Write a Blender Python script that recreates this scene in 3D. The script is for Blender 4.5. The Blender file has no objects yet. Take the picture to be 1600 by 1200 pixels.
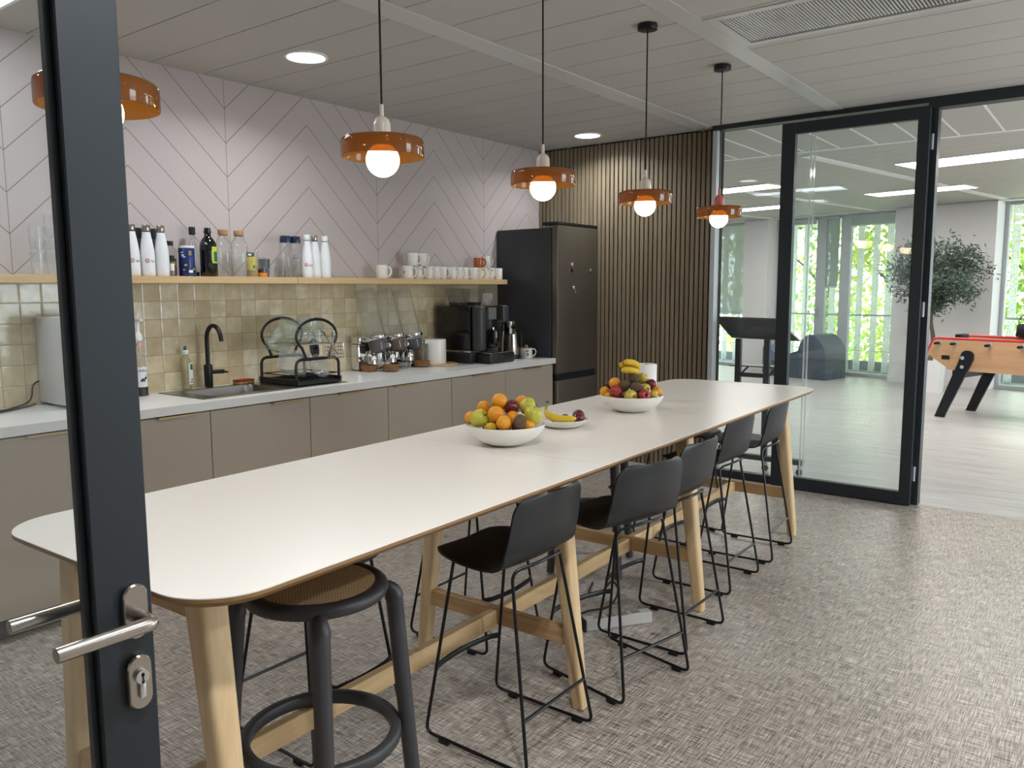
import bpy, bmesh, math, random
from mathutils import Vector, Matrix

random.seed(7)
PI = math.pi
C = bpy.context.scene.collection
S = bpy.context.scene

# ------------------------------------------------------------------ camera
R0 = Vector((0.60520547, -0.79605633, -0.00454405))      # right
R1 = Vector((-0.0963849, -0.06760856, -0.99304533))      # down
R2 = Vector((0.79021281, 0.60143445, -0.11764488))       # forward
cam = bpy.data.cameras.new('camera')
cam.sensor_width = 36.0
cam.lens = 1252.72 * 36.0 / 1600.0
cam.clip_start = 0.02
cam.clip_end = 200
camo = bpy.data.objects.new('camera', cam)
C.objects.link(camo)
mw = Matrix.Identity(4)
for i in range(3):
    mw[i][0] = R0[i]
    mw[i][1] = -R1[i]
    mw[i][2] = -R2[i]
mw[2][3] = 1.5
camo.matrix_world = mw
S.camera = camo

# ------------------------------------------------------------------ world, exposure
S.view_settings.view_transform = 'Standard'
S.view_settings.look = 'None'
S.view_settings.exposure = 0.0
S.view_settings.gamma = 1.0
S.view_settings.use_curve_mapping = False
S.cycles.transparent_max_bounces = 32
S.cycles.max_bounces = 10
S.cycles.sample_clamp_indirect = 6.0
W = bpy.data.worlds.new('world')
S.world = W
W.use_nodes = True
WN = W.node_tree.nodes
bgn = WN.get('Background') or WN.new('ShaderNodeBackground')
bgn.inputs[0].default_value = (0.80, 0.91, 1.0, 1)
bgn.inputs[1].default_value = 9.0

sun = bpy.data.lights.new('sun', 'SUN')
sun.energy = 20.0
sun.angle = math.radians(1.0)
sun.color = (1.0, 0.96, 0.88)
suno = bpy.data.objects.new('sun', sun)
C.objects.link(suno)
suno.rotation_euler = Vector((-0.42, 0.15, -0.88)).to_track_quat('-Z', 'Y').to_euler()

def area(name, loc, rot, sx, sy, power, color=(1, 1, 1), shape='RECTANGLE', portal=False, spread=PI):
    l = bpy.data.lights.new(name, 'AREA')
    l.shape = shape
    l.size = sx
    if shape in ('RECTANGLE', 'ELLIPSE'):
        l.size_y = sy
    l.energy = power
    l.color = color
    l.spread = spread
    if portal:
        l.cycles.is_portal = True
    o = bpy.data.objects.new(name, l)
    C.objects.link(o)
    o.location = loc
    o.rotation_euler = rot
    return o

# facade of the far office: local x = outward, local y = along it, z up
TH = math.atan(0.268)
FM = Matrix.Translation((13.95, 3.3, 0)) @ Matrix.Rotation(-TH, 4, 'Z')
ZC = 2.735
XG = 6.04
YW = 4.314
# daylight portals in the window openings (office facade, kitchen side windows)
for s0, s1 in ((-6.2, -4.6), (-3.5, -1.83), (-0.36, 1.96), (2.47, 4.2)):
    p = FM @ Vector((0.42, (s0 + s1) / 2, 1.36))
    area('daylight_portal', p, (PI / 2, 0, PI / 2 - TH), s1 - s0, 2.66, 1.0, portal=True)
FW = ((3.9, 5.7),)
for x0, x1 in FW:
    area('daylight_portal', ((x0 + x1) / 2, -2.95, 1.45), (PI / 2, 0, 0), x1 - x0, 2.1, 1.0, portal=True)

# ------------------------------------------------------------------ materials
def lin(h):
    h = h.lstrip('#')
    c = [int(h[i:i + 2], 16) / 255 for i in (0, 2, 4)]
    return tuple(x / 12.92 if x <= 0.04045 else ((x + 0.055) / 1.055) ** 2.4 for x in c) + (1,)

class NT:
    def __init__(s, name):
        s.m = bpy.data.materials.new(name)
        s.m.use_nodes = True
        s.t = s.m.node_tree
        s.t.nodes.clear()
        s.out = s.t.nodes.new('ShaderNodeOutputMaterial')
    def n(s, kind, **kw):
        o = s.t.nodes.new('ShaderNode' + kind)
        for k, v in kw.items():
            setattr(o, k, v)
        return o
    def l(s, a, b):
        s.t.links.new(a, b)
    def put(s, sock, v):
        if hasattr(v, 'is_linked') or hasattr(v, 'links'):
            s.l(v, sock)
        else:
            sock.default_value = v
    def math(s, op, a, b=None, c=None):
        o = s.n('Math', operation=op)
        s.put(o.inputs[0], a)
        if b is not None:
            s.put(o.inputs[1], b)
        if c is not None:
            s.put(o.inputs[2], c)
        return o.outputs[0]
    def mix(s, f, a, b):
        o = s.n('Mix', data_type='RGBA')
        s.put(o.inputs[0], f)
        s.put(o.inputs[6], a)
        s.put(o.inputs[7], b)
        return o.outputs[2]
    def coord(s, kind='Object'):
        return s.n('TexCoord').outputs[kind]
    def noise(s, vec, scale=5, detail=3, rough=0.5, stretch=None):
        if stretch is not None:
            mp = s.n('Mapping')
            s.l(vec, mp.inputs[0])
            mp.inputs[3].default_value = stretch
            vec = mp.outputs[0]
        o = s.n('TexNoise')
        s.l(vec, o.inputs['Vector'])
        o.inputs['Scale'].default_value = scale
        o.inputs['Detail'].default_value = detail
        o.inputs['Roughness'].default_value = rough
        return o.outputs[0]
    def ramp(s, f, stops):
        o = s.n('ValToRGB')
        e = o.color_ramp.elements
        while len(e) < len(stops):
            e.new(0.5)
        for k, (p, c) in enumerate(stops):
            e[k].position = p
            e[k].color = c
        s.l(f, o.inputs[0])
        return o.outputs[0]
    def bump(s, h, strength=0.3, dist=0.002):
        o = s.n('Bump')
        o.inputs['Strength'].default_value = strength
        o.inputs['Distance'].default_value = dist
        s.l(h, o.inputs['Height'])
        return o.outputs[0]
    def bsdf(s, color, rough=0.5, metal=0.0, normal=None, spec=0.5, coat=0.0, sheen=0.0, final=True):
        b = s.n('BsdfPrincipled')
        s.put(b.inputs['Base Color'], color)
        s.put(b.inputs['Roughness'], rough)
        s.put(b.inputs['Metallic'], metal)
        b.inputs['Specular IOR Level'].default_value = spec
        b.inputs['Coat Weight'].default_value = coat
        b.inputs['Sheen Weight'].default_value = sheen
        if normal is not None:
            s.l(normal, b.inputs['Normal'])
        if final:
            s.l(b.outputs[0], s.out.inputs[0])
        return b

MATS = {}
def mat(name, color='#808080', rough=0.5, metal=0.0, spec=0.5, coat=0.0, var=0.04, nscale=40, bump=0.0, emit=None, estr=0.0):
    """plain surface with a faint procedural variation"""
    if name in MATS:
        return MATS[name]
    t = NT(name)
    c = lin(color) if isinstance(color, str) else color
    co = t.coord()
    n = t.noise(co, nscale, 3)
    a = tuple(max(0, x * (1 - var)) for x in c[:3]) + (1,)
    b = tuple(min(1, x * (1 + var)) for x in c[:3]) + (1,)
    col = t.mix(n, a, b)
    nm = t.bump(n, bump, 0.002) if bump else None
    p = t.bsdf(col, rough, metal, nm, spec, coat)
    if emit:
        p.inputs['Emission Color'].default_value = lin(emit)
        p.inputs['Emission Strength'].default_value = estr
    MATS[name] = t.m
    return t.m

def glass(name, tint='#eef4f2', refl=1.0, haze=0.0, hazecol='#ffffff', rough=0.0, edge=True):
    """thin clear sheet: see-through tinted pane with a fresnel reflection and optional haze"""
    if name in MATS:
        return MATS[name]
    t = NT(name)
    tr = t.n('BsdfTransparent')
    lt = t.n('LayerWeight')
    lt.inputs[0].default_value = 0.5
    tw = tuple(0.88 + 0.12 * v for v in lin(tint)[:3]) + (1,)
    tg = tuple(v ** 1.2 for v in lin(tint)[:3]) + (1,)
    t.l(t.mix(t.math('POWER', lt.outputs['Facing'], 2.5), tw if edge else lin(tint), tg if edge else lin(tint)), tr.inputs[0])
    base = tr.outputs[0]
    if haze > 0:
        d = t.n('BsdfDiffuse')
        d.inputs[0].default_value = lin(hazecol)
        tl = t.n('BsdfTranslucent')
        tl.inputs[0].default_value = lin(hazecol)
        md = t.n('MixShader')
        md.inputs[0].default_value = 0.5
        t.l(d.outputs[0], md.inputs[1])
        t.l(tl.outputs[0], md.inputs[2])
        mh = t.n('MixShader')
        mh.inputs[0].default_value = haze
        t.l(base, mh.inputs[1])
        t.l(md.outputs[0], mh.inputs[2])
        base = mh.outputs[0]
    g = t.n('BsdfGlossy')
    g.inputs['Roughness'].default_value = rough
    lw = t.n('LayerWeight')
    lw.inputs[0].default_value = 0.25
    # schlick style: facing**4 gives a low reflection face-on, strong at grazing angles
    f = t.math('POWER', lw.outputs['Facing'], 3.0)
    f = t.math('MINIMUM', t.math('MULTIPLY_ADD', f, 0.55 * refl, 0.030), 0.9)
    mx = t.n('MixShader')
    t.l(f, mx.inputs[0])
    t.l(base, mx.inputs[1])
    t.l(g.outputs[0], mx.inputs[2])
    t.l(mx.outputs[0], t.out.inputs[0])
    MATS[name] = t.m
    return t.m

def emit(name, color, strength):
    if name in MATS:
        return MATS[name]
    t = NT(name)
    e = t.n('Emission')
    e.inputs[0].default_value = lin(color)
    e.inputs[1].default_value = strength
    t.l(e.outputs[0], t.out.inputs[0])
    MATS[name] = t.m
    return t.m

def wood(name, c1, c2, axis=0, rough=0.45, scale=1.0):
    if name in MATS:
        return MATS[name]
    t = NT(name)
    st = [28 * scale, 28 * scale, 28 * scale]
    st[axis] = 1.6 * scale
    co = t.coord()
    n1 = t.noise(co, 1.0, 4, 0.6, tuple(st))
    st2 = [160 * scale] * 3
    st2[axis] = 5 * scale
    n2 = t.noise(co, 1.0, 2, 0.5, tuple(st2))
    f = t.math('MULTIPLY_ADD', n1, 1.9, -0.45)
    f2 = t.math('MULTIPLY_ADD', n2, 0.5, -0.25)
    f = t.math('ADD', f, f2)
    col = t.mix(f, lin(c1), lin(c2))
    t.bsdf(col, rough, 0, t.bump(n2, 0.08, 0.001), 0.4)
    MATS[name] = t.m
    return t.m

# --- setting materials
def m_chevron():
    t = NT('chevron_panel')
    sp = t.n('SeparateXYZ')
    co = t.coord()
    t.l(co, sp.inputs[0])
    x, z = sp.outputs[0], sp.outputs[2]
    u = t.math('MULTIPLY_ADD', x, 1 / 1.2083, -2.872 / 1.2083 + 0.5)
    u = t.math('FRACT', u)
    u = t.math('ABSOLUTE', t.math('SUBTRACT', u, 0.5))
    tri = t.math('MULTIPLY', u, 1.2083)                       # distance to nearest seam
    zz = t.math('SUBTRACT', z, t.math('MULTIPLY', tri, 0.978))
    v = t.math('FRACT', t.math('MULTIPLY_ADD', zz, 1 / 0.1972, -2.565 / 0.1972 + 20))
    d = t.math('MULTIPLY', t.math('MINIMUM', v, t.math('SUBTRACT', 1.0, v)), 0.1972)
    g1 = t.math('LESS_THAN', d, 0.0025)
    g2 = t.math('LESS_THAN', tri, 0.0014)
    g = t.math('MAXIMUM', g1, g2)
    n = t.noise(co, 3, 3)
    base = t.mix(n, lin('#c0b4b0'), lin('#b7aca8'))
    col = t.mix(g, base, lin('#6b615e'))
    nm = t.bump(t.math('SUBTRACT', 1.0, g), 0.5, 0.003)
    t.bsdf(col, 0.42, 0, nm, 0.4)
    return t.m

def m_zellige():
    t = NT('zellige_tile')
    co = t.coord()
    sp = t.n('SeparateXYZ')
    t.l(co, sp.inputs[0])
    a = t.math('MULTIPLY_ADD', sp.outputs[0], 1 / 0.1034, -2.2993 / 0.1034 + 40)
    b = t.math('MULTIPLY_ADD', sp.outputs[2], 1 / 0.1012, -0.935 / 0.1012 + 40)
    fa, fb = t.math('FRACT', a), t.math('FRACT', b)
    ma = t.math('MINIMUM', fa, t.math('SUBTRACT', 1.0, fa))
    mb = t.math('MINIMUM', fb, t.math('SUBTRACT', 1.0, fb))
    d = t.math('MINIMUM', ma, mb)
    cell = t.n('CombineXYZ')
    t.l(t.math('FLOOR', a), cell.inputs[0])
    t.l(t.math('FLOOR', b), cell.inputs[1])
    wn = t.n('TexWhiteNoise', noise_dimensions='2D')
    t.l(cell.outputs[0], wn.inputs[0])
    # each tile gets its own cloudy glaze: shift the noise by the cell value
    sh = t.n('VectorMath', operation='MULTIPLY_ADD')
    t.l(wn.outputs[1], sh.inputs[0])
    sh.inputs[1].default_value = (9, 9, 9)
    t.l(co, sh.inputs[2])
    n = t.noise(sh.outputs[0], 14, 3, 0.55)
    n2 = t.noise(sh.outputs[0], 45, 2, 0.5, (1.0, 1.0, 0.35))
    f = t.math('ADD', t.math('MULTIPLY', wn.outputs[0], 0.55), t.math('MULTIPLY_ADD', n, 1.3, -0.42))
    col = t.ramp(f, [(0.0, lin('#bfaa86')), (0.45, lin('#cdbc98')), (0.75, lin('#dacdae')), (1.0, lin('#e8dfc8'))])
    gr = t.math('LESS_THAN', d, 0.011)
    col = t.mix(gr, col, lin('#8f8069'))
    edge = t.math('MINIMUM', t.math('MULTIPLY', d, 14.0), 1.0)
    h = t.math('ADD', t.math('MULTIPLY', edge, 0.35), t.math('MULTIPLY', n, 1.5))
    # random tilt of each tile
    tilt = t.math('ADD', t.math('MULTIPLY', t.math('SUBTRACT', fa, 0.5), t.math('MULTIPLY_ADD', wn.outputs[0], 1.0, -0.5)), t.math('MULTIPLY', t.math('SUBTRACT', fb, 0.5), t.math('MULTIPLY_ADD', t.math('FRACT', t.math('MULTIPLY', wn.outputs[0], 17.0)), 1.4, -0.7)))
    h = t.math('ADD', h, tilt)
    h = t.math('ADD', h, t.math('MULTIPLY', n2, 0.25))
    rough = t.math('MULTIPLY_ADD', gr, 0.5, 0.13)
    t.bsdf(col, rough, 0, t.bump(h, 0.55, 0.003), 0.5)
    return t.m

def m_weave():
    t = NT('woven_vinyl_floor')
    co = t.coord()
    a = t.noise(co, 1.0, 1.5, 0.5, (12, 270, 1))
    b = t.noise(co, 1.0, 1.5, 0.5, (270, 12, 1))
    a2 = t.noise(co, 1.0, 1, 0.5, (45, 480, 1))
    b2 = t.noise(co, 1.0, 1, 0.5, (480, 45, 1))
    c = t.noise(co, 1.2, 2)
    f = t.math('ADD', t.math('MULTIPLY_ADD', a, 1.55, -0.775), t.math('MULTIPLY_ADD', b, 1.55, -0.775))
    f = t.math('ADD', f, t.math('MULTIPLY_ADD', a2, 0.55, -0.275))
    f = t.math('ADD', f, t.math('MULTIPLY_ADD', b2, 0.55, -0.275))
    f = t.math('ADD', f, 0.5)
    # vinyl tiles laid with a slightly different tone each
    sp = t.n('SeparateXYZ')
    t.l(co, sp.inputs[0])
    cell = t.n('CombineXYZ')
    t.l(t.math('FLOOR', t.math('MULTIPLY', sp.outputs[0], 1.0)), cell.inputs[0])
    t.l(t.math('FLOOR', t.math('MULTIPLY', sp.outputs[1], 1.0)), cell.inputs[1])
    wn = t.n('TexWhiteNoise', noise_dimensions='2D')
    t.l(cell.outputs[0], wn.inputs[0])
    f = t.math('ADD', f, t.math('MULTIPLY_ADD', wn.outputs[0], 0.10, -0.05))
    f = t.math('ADD', f, t.math('MULTIPLY_ADD', c, 0.2, -0.1))
    col = t.ramp(f, [(0.0, lin('#423c36')), (0.3, lin('#7d746b')), (0.55, lin('#a1978c')), (0.8, lin('#c4b9ae')), (1.0, lin('#ded4c8'))])
    t.bsdf(col, 0.36, 0, t.bump(f, 0.12, 0.001), 0.5)
    return t.m

def m_lvt():
    t = NT('pale_plank_floor')
    co = t.coord()
    a = t.noise(co, 1.0, 4, 0.6, (13, 1.6, 1))
    b = t.noise(co, 1.0, 3, 0.6, (60, 8, 1))
    f = t.math('ADD', t.math('MULTIPLY', a, 0.8), t.math('MULTIPLY', b, 0.3))
    f = t.math('MULTIPLY_ADD', f, 1.9, -0.55)
    br = t.n('TexBrick')
    mp = t.n('Mapping')
    t.l(co, mp.inputs[0])
    mp.inputs[2].default_value = (0, 0, PI / 2)
    t.l(mp.outputs[0], br.inputs[0])
    br.inputs['Scale'].default_value = 1.0
    br.inputs['Mortar Size'].default_value = 0.002
    br.inputs['Brick Width'].default_value = 1.0
    br.inputs['Row Height'].default_value = 0.5
    br.inputs['Color1'].default_value = (0.45, 0.45, 0.45, 1)
    br.inputs['Color2'].default_value = (0.55, 0.55, 0.55, 1)
    br.inputs['Mortar'].default_value = (0.42, 0.42, 0.42, 1)
    f = t.math('ADD', f, t.math('MULTIPLY_ADD', br.outputs[0], 0.8, -0.4))
    col = t.ramp(f, [(0.0, lin('#989694')), (0.5, lin('#b4b2b0')), (1.0, lin('#cac9c7'))])
    t.bsdf(col, 0.36, 0, t.bump(f, 0.1, 0.001), 0.5)
    return t.m

def m_cane():
    t = NT('woven_cane')
    co = t.coord()
    v = t.n('TexChecker')
    t.l(co, v.inputs[0])
    v.inputs['Scale'].default_value = 190
    w1 = t.n('TexWave', wave_type='BANDS', bands_direction='DIAGONAL')
    t.l(co, w1.inputs[0])
    w1.inputs['Scale'].default_value = 48
    w2 = t.n('TexWave', wave_type='BANDS', bands_direction='X')
    t.l(co, w2.inputs[0])
    w2.inputs['Scale'].default_value = 62
    f = t.math('MULTIPLY', w1.outputs[1], w2.outputs[1])
    f = t.math('ADD', f, t.math('MULTIPLY', v.outputs[1], 0.35))
    col = t.ramp(f, [(0.0, lin('#7f6142')), (0.35, lin('#c19e70')), (0.8, lin('#e3c699')), (1.0, lin('#efdcb8'))])
    t.bsdf(col, 0.6, 0, t.bump(f, 0.6, 0.002), 0.3)
    return t.m

def m_amber():
    t = NT('amber_glass')
    tr = t.n('BsdfTransparent')
    tr.inputs[0].default_value = (0.46, 0.25, 0.075, 1)
    d = t.n('BsdfTranslucent')
    d.inputs[0].default_value = (0.29, 0.150, 0.030, 1)
    df = t.n('BsdfDiffuse')
    df.inputs[0].default_value = (0.27, 0.135, 0.03, 1)
    m1 = t.n('MixShader')
    m1.inputs[0].default_value = 0.5
    t.l(d.outputs[0], m1.inputs[1])
    t.l(df.outputs[0], m1.inputs[2])
    m2 = t.n('MixShader')
    m2.inputs[0].default_value = 0.62
    t.l(tr.outputs[0], m2.inputs[1])
    t.l(m1.outputs[0], m2.inputs[2])
    g = t.n('BsdfGlossy')
    g.inputs['Roughness'].default_value = 0.04
    lw = t.n('LayerWeight')
    f = t.math('MULTIPLY_ADD', t.math('POWER', lw.outputs['Facing'], 3.0), 0.5, 0.05)
    m3 = t.n('MixShader')
    t.l(f, m3.inputs[0])
    t.l(m2.outputs[0], m3.inputs[1])
    t.l(g.outputs[0], m3.inputs[2])
    t.l(m3.outputs[0], t.out.inputs[0])
    return t.m

def m_screen():
    t = NT('grey_screen_fabric')
    tr = t.n('BsdfTransparent')
    tr.inputs[0].default_value = (1, 1, 1, 1)
    d = t.n('BsdfDiffuse')
    d.inputs[0].default_value = lin('#a2a6a8')
    tl = t.n('BsdfTranslucent')
    tl.inputs[0].default_value = lin('#a5aaac')
    m1 = t.n('MixShader')
    m1.inputs[0].default_value = 0.5
    t.l(d.outputs[0], m1.inputs[1])
    t.l(tl.outputs[0], m1.inputs[2])
    m2 = t.n('MixShader')
    m2.inputs[0].default_value = 0.75
    t.l(tr.outputs[0], m2.inputs[1])
    t.l(m1.outputs[0], m2.inputs[2])
    t.l(m2.outputs[0], t.out.inputs[0])
    return t.m

def m_leaf(name, c1, c2, trans=0.5):
    t = NT(name)
    co = t.coord()
    n = t.noise(co, 2.2, 4, 0.7)
    f = t.math('MULTIPLY_ADD', n, 2.4, -0.7)
    col = t.mix(f, lin(c1), lin(c2))
    d = t.n('BsdfDiffuse')
    tl = t.n('BsdfTranslucent')
    t.l(col, d.inputs[0])
    t.l(col, tl.inputs[0])
    m1 = t.n('MixShader')
    m1.inputs[0].default_value = trans
    t.l(d.outputs[0], m1.inputs[1])
    t.l(tl.outputs[0], m1.inputs[2])
    t.l(m1.outputs[0], t.out.inputs[0])
    return t.m

def m_perf():
    """white perforated sheet: rows of small punched holes"""
    t = NT('white_perforated_metal')
    co = t.coord()
    vo = t.n('TexVoronoi')
    t.l(co, vo.inputs[0])
    vo.inputs['Scale'].default_value = 28
    vo.inputs['Randomness'].default_value = 0.35
    h = t.math('LESS_THAN', vo.outputs[0], 0.28)
    col = t.mix(h, lin('#f6f7f8'), lin('#c4cdd3'))
    d = t.n('BsdfDiffuse')
    tl = t.n('BsdfTranslucent')
    t.l(col, d.inputs[0])
    t.l(col, tl.inputs[0])
    m1 = t.n('MixShader')
    m1.inputs[0].default_value = 0.55
    t.l(d.outputs[0], m1.inputs[1])
    t.l(tl.outputs[0], m1.inputs[2])
    t.l(m1.outputs[0], t.out.inputs[0])
    return t.m

def m_fridge():
    t = NT('brushed_dark_steel')
    co = t.coord()
    n = t.noise(co, 1.0, 3, 0.6, (90, 90, 2.0))
    n2 = t.noise(co, 1.0, 2, 0.5, (5, 5, 0.6))
    col = t.mix(n, lin('#6a6359'), lin('#7d7569'))
    r = t.math('MULTIPLY_ADD', n2, 0.15, 0.28)
    t.bsdf(col, r, 0.65, t.bump(n, 0.06, 0.0006), 0.5)
    return t.m

def m_fruit(name, c1, c2, nscale, bscale, bump, rough, lo=0.35, hi=0.65, coat=0.0):
    if name in MATS:
        return MATS[name]
    t = NT(name)
    co = t.coord()
    n = t.noise(co, nscale, 3, 0.6)
    col = t.ramp(n, [(lo, lin(c1)), (hi, lin(c2))])
    nb = t.noise(co, bscale, 2)
    t.bsdf(col, rough, 0, t.bump(nb, bump, 0.002), 0.45, coat)
    MATS[name] = t.m
    return t.m

M_CHEV, M_TILE, M_WEAVE, M_LVT = m_chevron(), m_zellige(), m_weave(), m_lvt()
M_CANE, M_AMBER, M_SCREEN, M_PERF, M_FRIDGE = m_cane(), m_amber(), m_screen(), m_perf(), m_fridge()
M_CEIL = mat('ceiling_panel', '#bdbab4', 0.6, var=0.02, nscale=5)
M_BEAM = mat('ceiling_rail', '#c6c5c3', 0.3, var=0.01)
M_LINE = mat('white_tee_bar', '#f4f4f4', 0.45)
M_DARKGAP = mat('dark_gap', '#15161a', 0.9)
M_WALLW = mat('white_paint', '#e4e3e4', 0.7, var=0.02, nscale=8, bump=0.05)
M_ANTH = mat('anthracite_frame', '#1a2126', 0.46, 0.0, var=0.02)
M_ALU = mat('grey_aluminium', '#b4babd', 0.4, 0.1)
M_PANE = glass('window_pane', '#fbfdfc', 1.0, edge=False)
M_PANE2 = glass('partition_pane', '#fbfdfd', 1.0, 0.010, '#dfeeee', edge=False)
M_STEEL = mat('satin_steel', '#b5ada4', 0.24, 1.0, var=0.03, nscale=200)
M_CHROME = mat('chrome', '#dcdcdc', 0.06, 1.0, var=0.0)
M_SLAT = wood('slat_oak', '#8f8067', '#6f6250', 2, 0.5)
M_OAK = wood('oak', '#e2c497', '#c6a270', 0, 0.42)
M_OAKZ = wood('oak_upright', '#e6cba2', '#c9a777', 2, 0.42)
M_OAKY = wood('oak_cross', '#d3b083', '#ae8756', 1, 0.42)
M_SHELF = wood('shelf_oak', '#d8bb8a', '#c2a071', 0, 0.5)
M_PLY = wood('ply_edge', '#9c7a50', '#7d5d39', 0, 0.5)
M_LAM = mat('white_laminate', '#eee8df', 0.30, var=0.012, nscale=3)
M_BLKPL = mat('black_plastic', '#17191a', 0.42, var=0.05, nscale=300, bump=0.04)
M_BLKMT = mat('black_metal', '#121314', 0.38, 0.2)
M_GRYPL = mat('charcoal_plastic', '#3a393b', 0.42, var=0.03, nscale=200, bump=0.03)
M_RUBBER = mat('black_rubber', '#0d0d0d', 0.7)
M_TAUPE = mat('taupe_laminate', '#b0a292', 0.45, var=0.02, nscale=12)
M_WORK = mat('white_worktop', '#dedcd8', 0.28, var=0.015, nscale=20)
M_BRASS = mat('brass', '#a8916b', 0.4, 0.85)
M_WHITE = mat('white_ceramic', '#eae6de', 0.28, var=0.01, coat=0.2)
M_WHITEP = mat('white_coated', '#e9eaec', 0.35, var=0.01)
M_BLACK = mat('black_gloss', '#0b0e10', 0.16, coat=0.3)
M_SINK = mat('brushed_steel', '#8c8a86', 0.3, 1.0, var=0.05, nscale=120)
M_GLASS = glass('glassware', '#f3f6f5', 2.6, 0.05, '#f4f7f7')
M_GLASSG = glass('green_tint_glass', '#d5ebe4', 4.0, 0.07, '#e6f5ef')
M_PLASTIC = glass('frosted_plastic', '#eef2f3', 3.0, 0.16, '#eef2f5', 0.12)

# ------------------------------------------------------------------ mesh building
class B:
    def __init__(s):
        s.bm = bmesh.new()
        s.mi = 0
        s.M = None
    def _add(s, t, M=None):
        if M is not None:
            bmesh.ops.transform(t, matrix=M, verts=t.verts)
        if s.M is not None:
            bmesh.ops.transform(t, matrix=s.M, verts=t.verts)
        for f in t.faces:
            f.material_index = s.mi
        me = bpy.data.meshes.new('tmp')
        t.to_mesh(me)
        t.free()
        s.bm.from_mesh(me)
        bpy.data.meshes.remove(me)
        return s
    def box(s, x0, y0, z0, x1, y1, z1, bev=0.0, seg=2, M=None):
        t = bmesh.new()
        bmesh.ops.create_cube(t, size=1.0)
        for v in t.verts:
            v.co = Vector(((x0 + x1) / 2 + v.co.x * (x1 - x0), (y0 + y1) / 2 + v.co.y * (y1 - y0), (z0 + z1) / 2 + v.co.z * (z1 - z0)))
        if bev > 0:
            bmesh.ops.bevel(t, geom=t.edges[:], offset=bev, segments=seg, profile=0.5, affect='EDGES')
        return s._add(t, M)
    def loft(s, rings, cap=True, closed=False, M=None):
        """rings: list of equal-length point loops"""
        t = bmesh.new()
        vs = [[t.verts.new(p) for p in r] for r in rings]
        n = len(vs[0])
        m = len(vs)
        for k in range(m if closed else m - 1):
            a, b = vs[k], vs[(k + 1) % m]
            for i in range(n):
                j = (i + 1) % n
                t.faces.new((a[i], a[j], b[j], b[i]))
        if cap and not closed:
            t.faces.new(list(reversed(vs[0])))
            t.faces.new(vs[-1])
        bmesh.ops.recalc_face_normals(t, faces=t.faces[:])
        return s._add(t, M)
    def prism(s, poly, z0, z1, M=None, bev=0.0):
        r = [[(x, y, z0) for x, y in poly], [(x, y, z1) for x, y in poly]]
        if bev > 0:
            t = bmesh.new()
            vs = [[t.verts.new(p) for p in q] for q in r]
            n = len(poly)
            for i in range(n):
                j = (i + 1) % n
                t.faces.new((vs[0][i], vs[0][j], vs[1][j], vs[1][i]))
            t.faces.new(list(reversed(vs[0])))
            t.faces.new(vs[1])
            bmesh.ops.recalc_face_normals(t, faces=t.faces[:])
            es = [e for e in t.edges if abs(e.verts[0].co.z - e.verts[1].co.z) < 1e-6]
            bmesh.ops.bevel(t, geom=es, offset=bev, segments=2, profile=0.5, affect='EDGES')
            return s._add(t, M)
        return s.loft(r, True, False, M)
    def lathe(s, prof, n=32, M=None, sx=1.0, sy=1.0):
        t = bmesh.new()
        rings = []
        for r, z in prof:
            if r <= 1e-6:
                rings.append([t.verts.new((0, 0, z))])
            else:
                rings.append([t.verts.new((r * sx * math.cos(2 * PI * i / n), r * sy * math.sin(2 * PI * i / n), z)) for i in range(n)])
        for a, b in zip(rings, rings[1:]):
            for i in range(n):
                j = (i + 1) % n
                if len(a) == 1 and len(b) == 1:
                    continue
                if len(a) == 1:
                    t.faces.new((a[0], b[i], b[j]))
                elif len(b) == 1:
                    t.faces.new((a[i], a[j], b[0]))
                else:
                    t.faces.new((a[i], a[j], b[j], b[i]))
        bmesh.ops.recalc_face_normals(t, faces=t.faces[:])
        return s._add(t, M)
    def cyl(s, r, z0, z1, n=24, M=None, bev=0.0):
        b = min(bev, r * 0.9)
        if b > 0:
            return s.lathe([(0, z0), (r - b, z0), (r - b * .3, z0 + b * .3), (r, z0 + b), (r, z1 - b), (r - b * .3, z1 - b * .3), (r - b, z1), (0, z1)], n, M)
        return s.lathe([(0, z0), (r, z0), (r, z1), (0, z1)], n, M)
    def tube(s, pts, r, n=10, closed=False, M=None, flat=(1.0, 1.0), up=None):
        """sweep; r is a number or one per point; flat scales the two cross axes"""
        P = [Vector(p) for p in pts]
        m = len(P)
        rs = r if isinstance(r, (list, tuple)) else [r] * m
        T = []
        for i in range(m):
            a = P[(i - 1) % m] if (closed or i > 0) else P[i]
            b = P[(i + 1) % m] if (closed or i < m - 1) else P[i]
            d = b - a
            T.append(d.normalized() if d.length > 1e-9 else Vector((0, 0, 1)))
        u = Vector(up) if up is not None else (Vector((0, 0, 1)) if abs(T[0].z) < 0.9 else Vector((1, 0, 0)))
        rings = []
        for i in range(m):
            u = u - T[i] * u.dot(T[i])
            if up is not None:
                u = Vector(up) - T[i] * Vector(up).dot(T[i])
            u.normalize()
            w = T[i].cross(u)
            rings.append([tuple(P[i] + (u * math.cos(2 * PI * k / n) * flat[0] + w * math.sin(2 * PI * k / n) * flat[1]) * rs[i]) for k in range(n)])
        return s.loft(rings, True, closed, M)
    def ball(s, rx, ry=None, rz=None, c=(0, 0, 0), n=24, m=14, M=None):
        ry = rx if ry is None else ry
        rz = rx if rz is None else rz
        t = bmesh.new()
        bmesh.ops.create_uvsphere(t, u_segments=n, v_segments=m, radius=1.0)
        for v in t.verts:
            v.co = Vector((v.co.x * rx + c[0], v.co.y * ry + c[1], v.co.z * rz + c[2]))
        return s._add(t, M)
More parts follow.
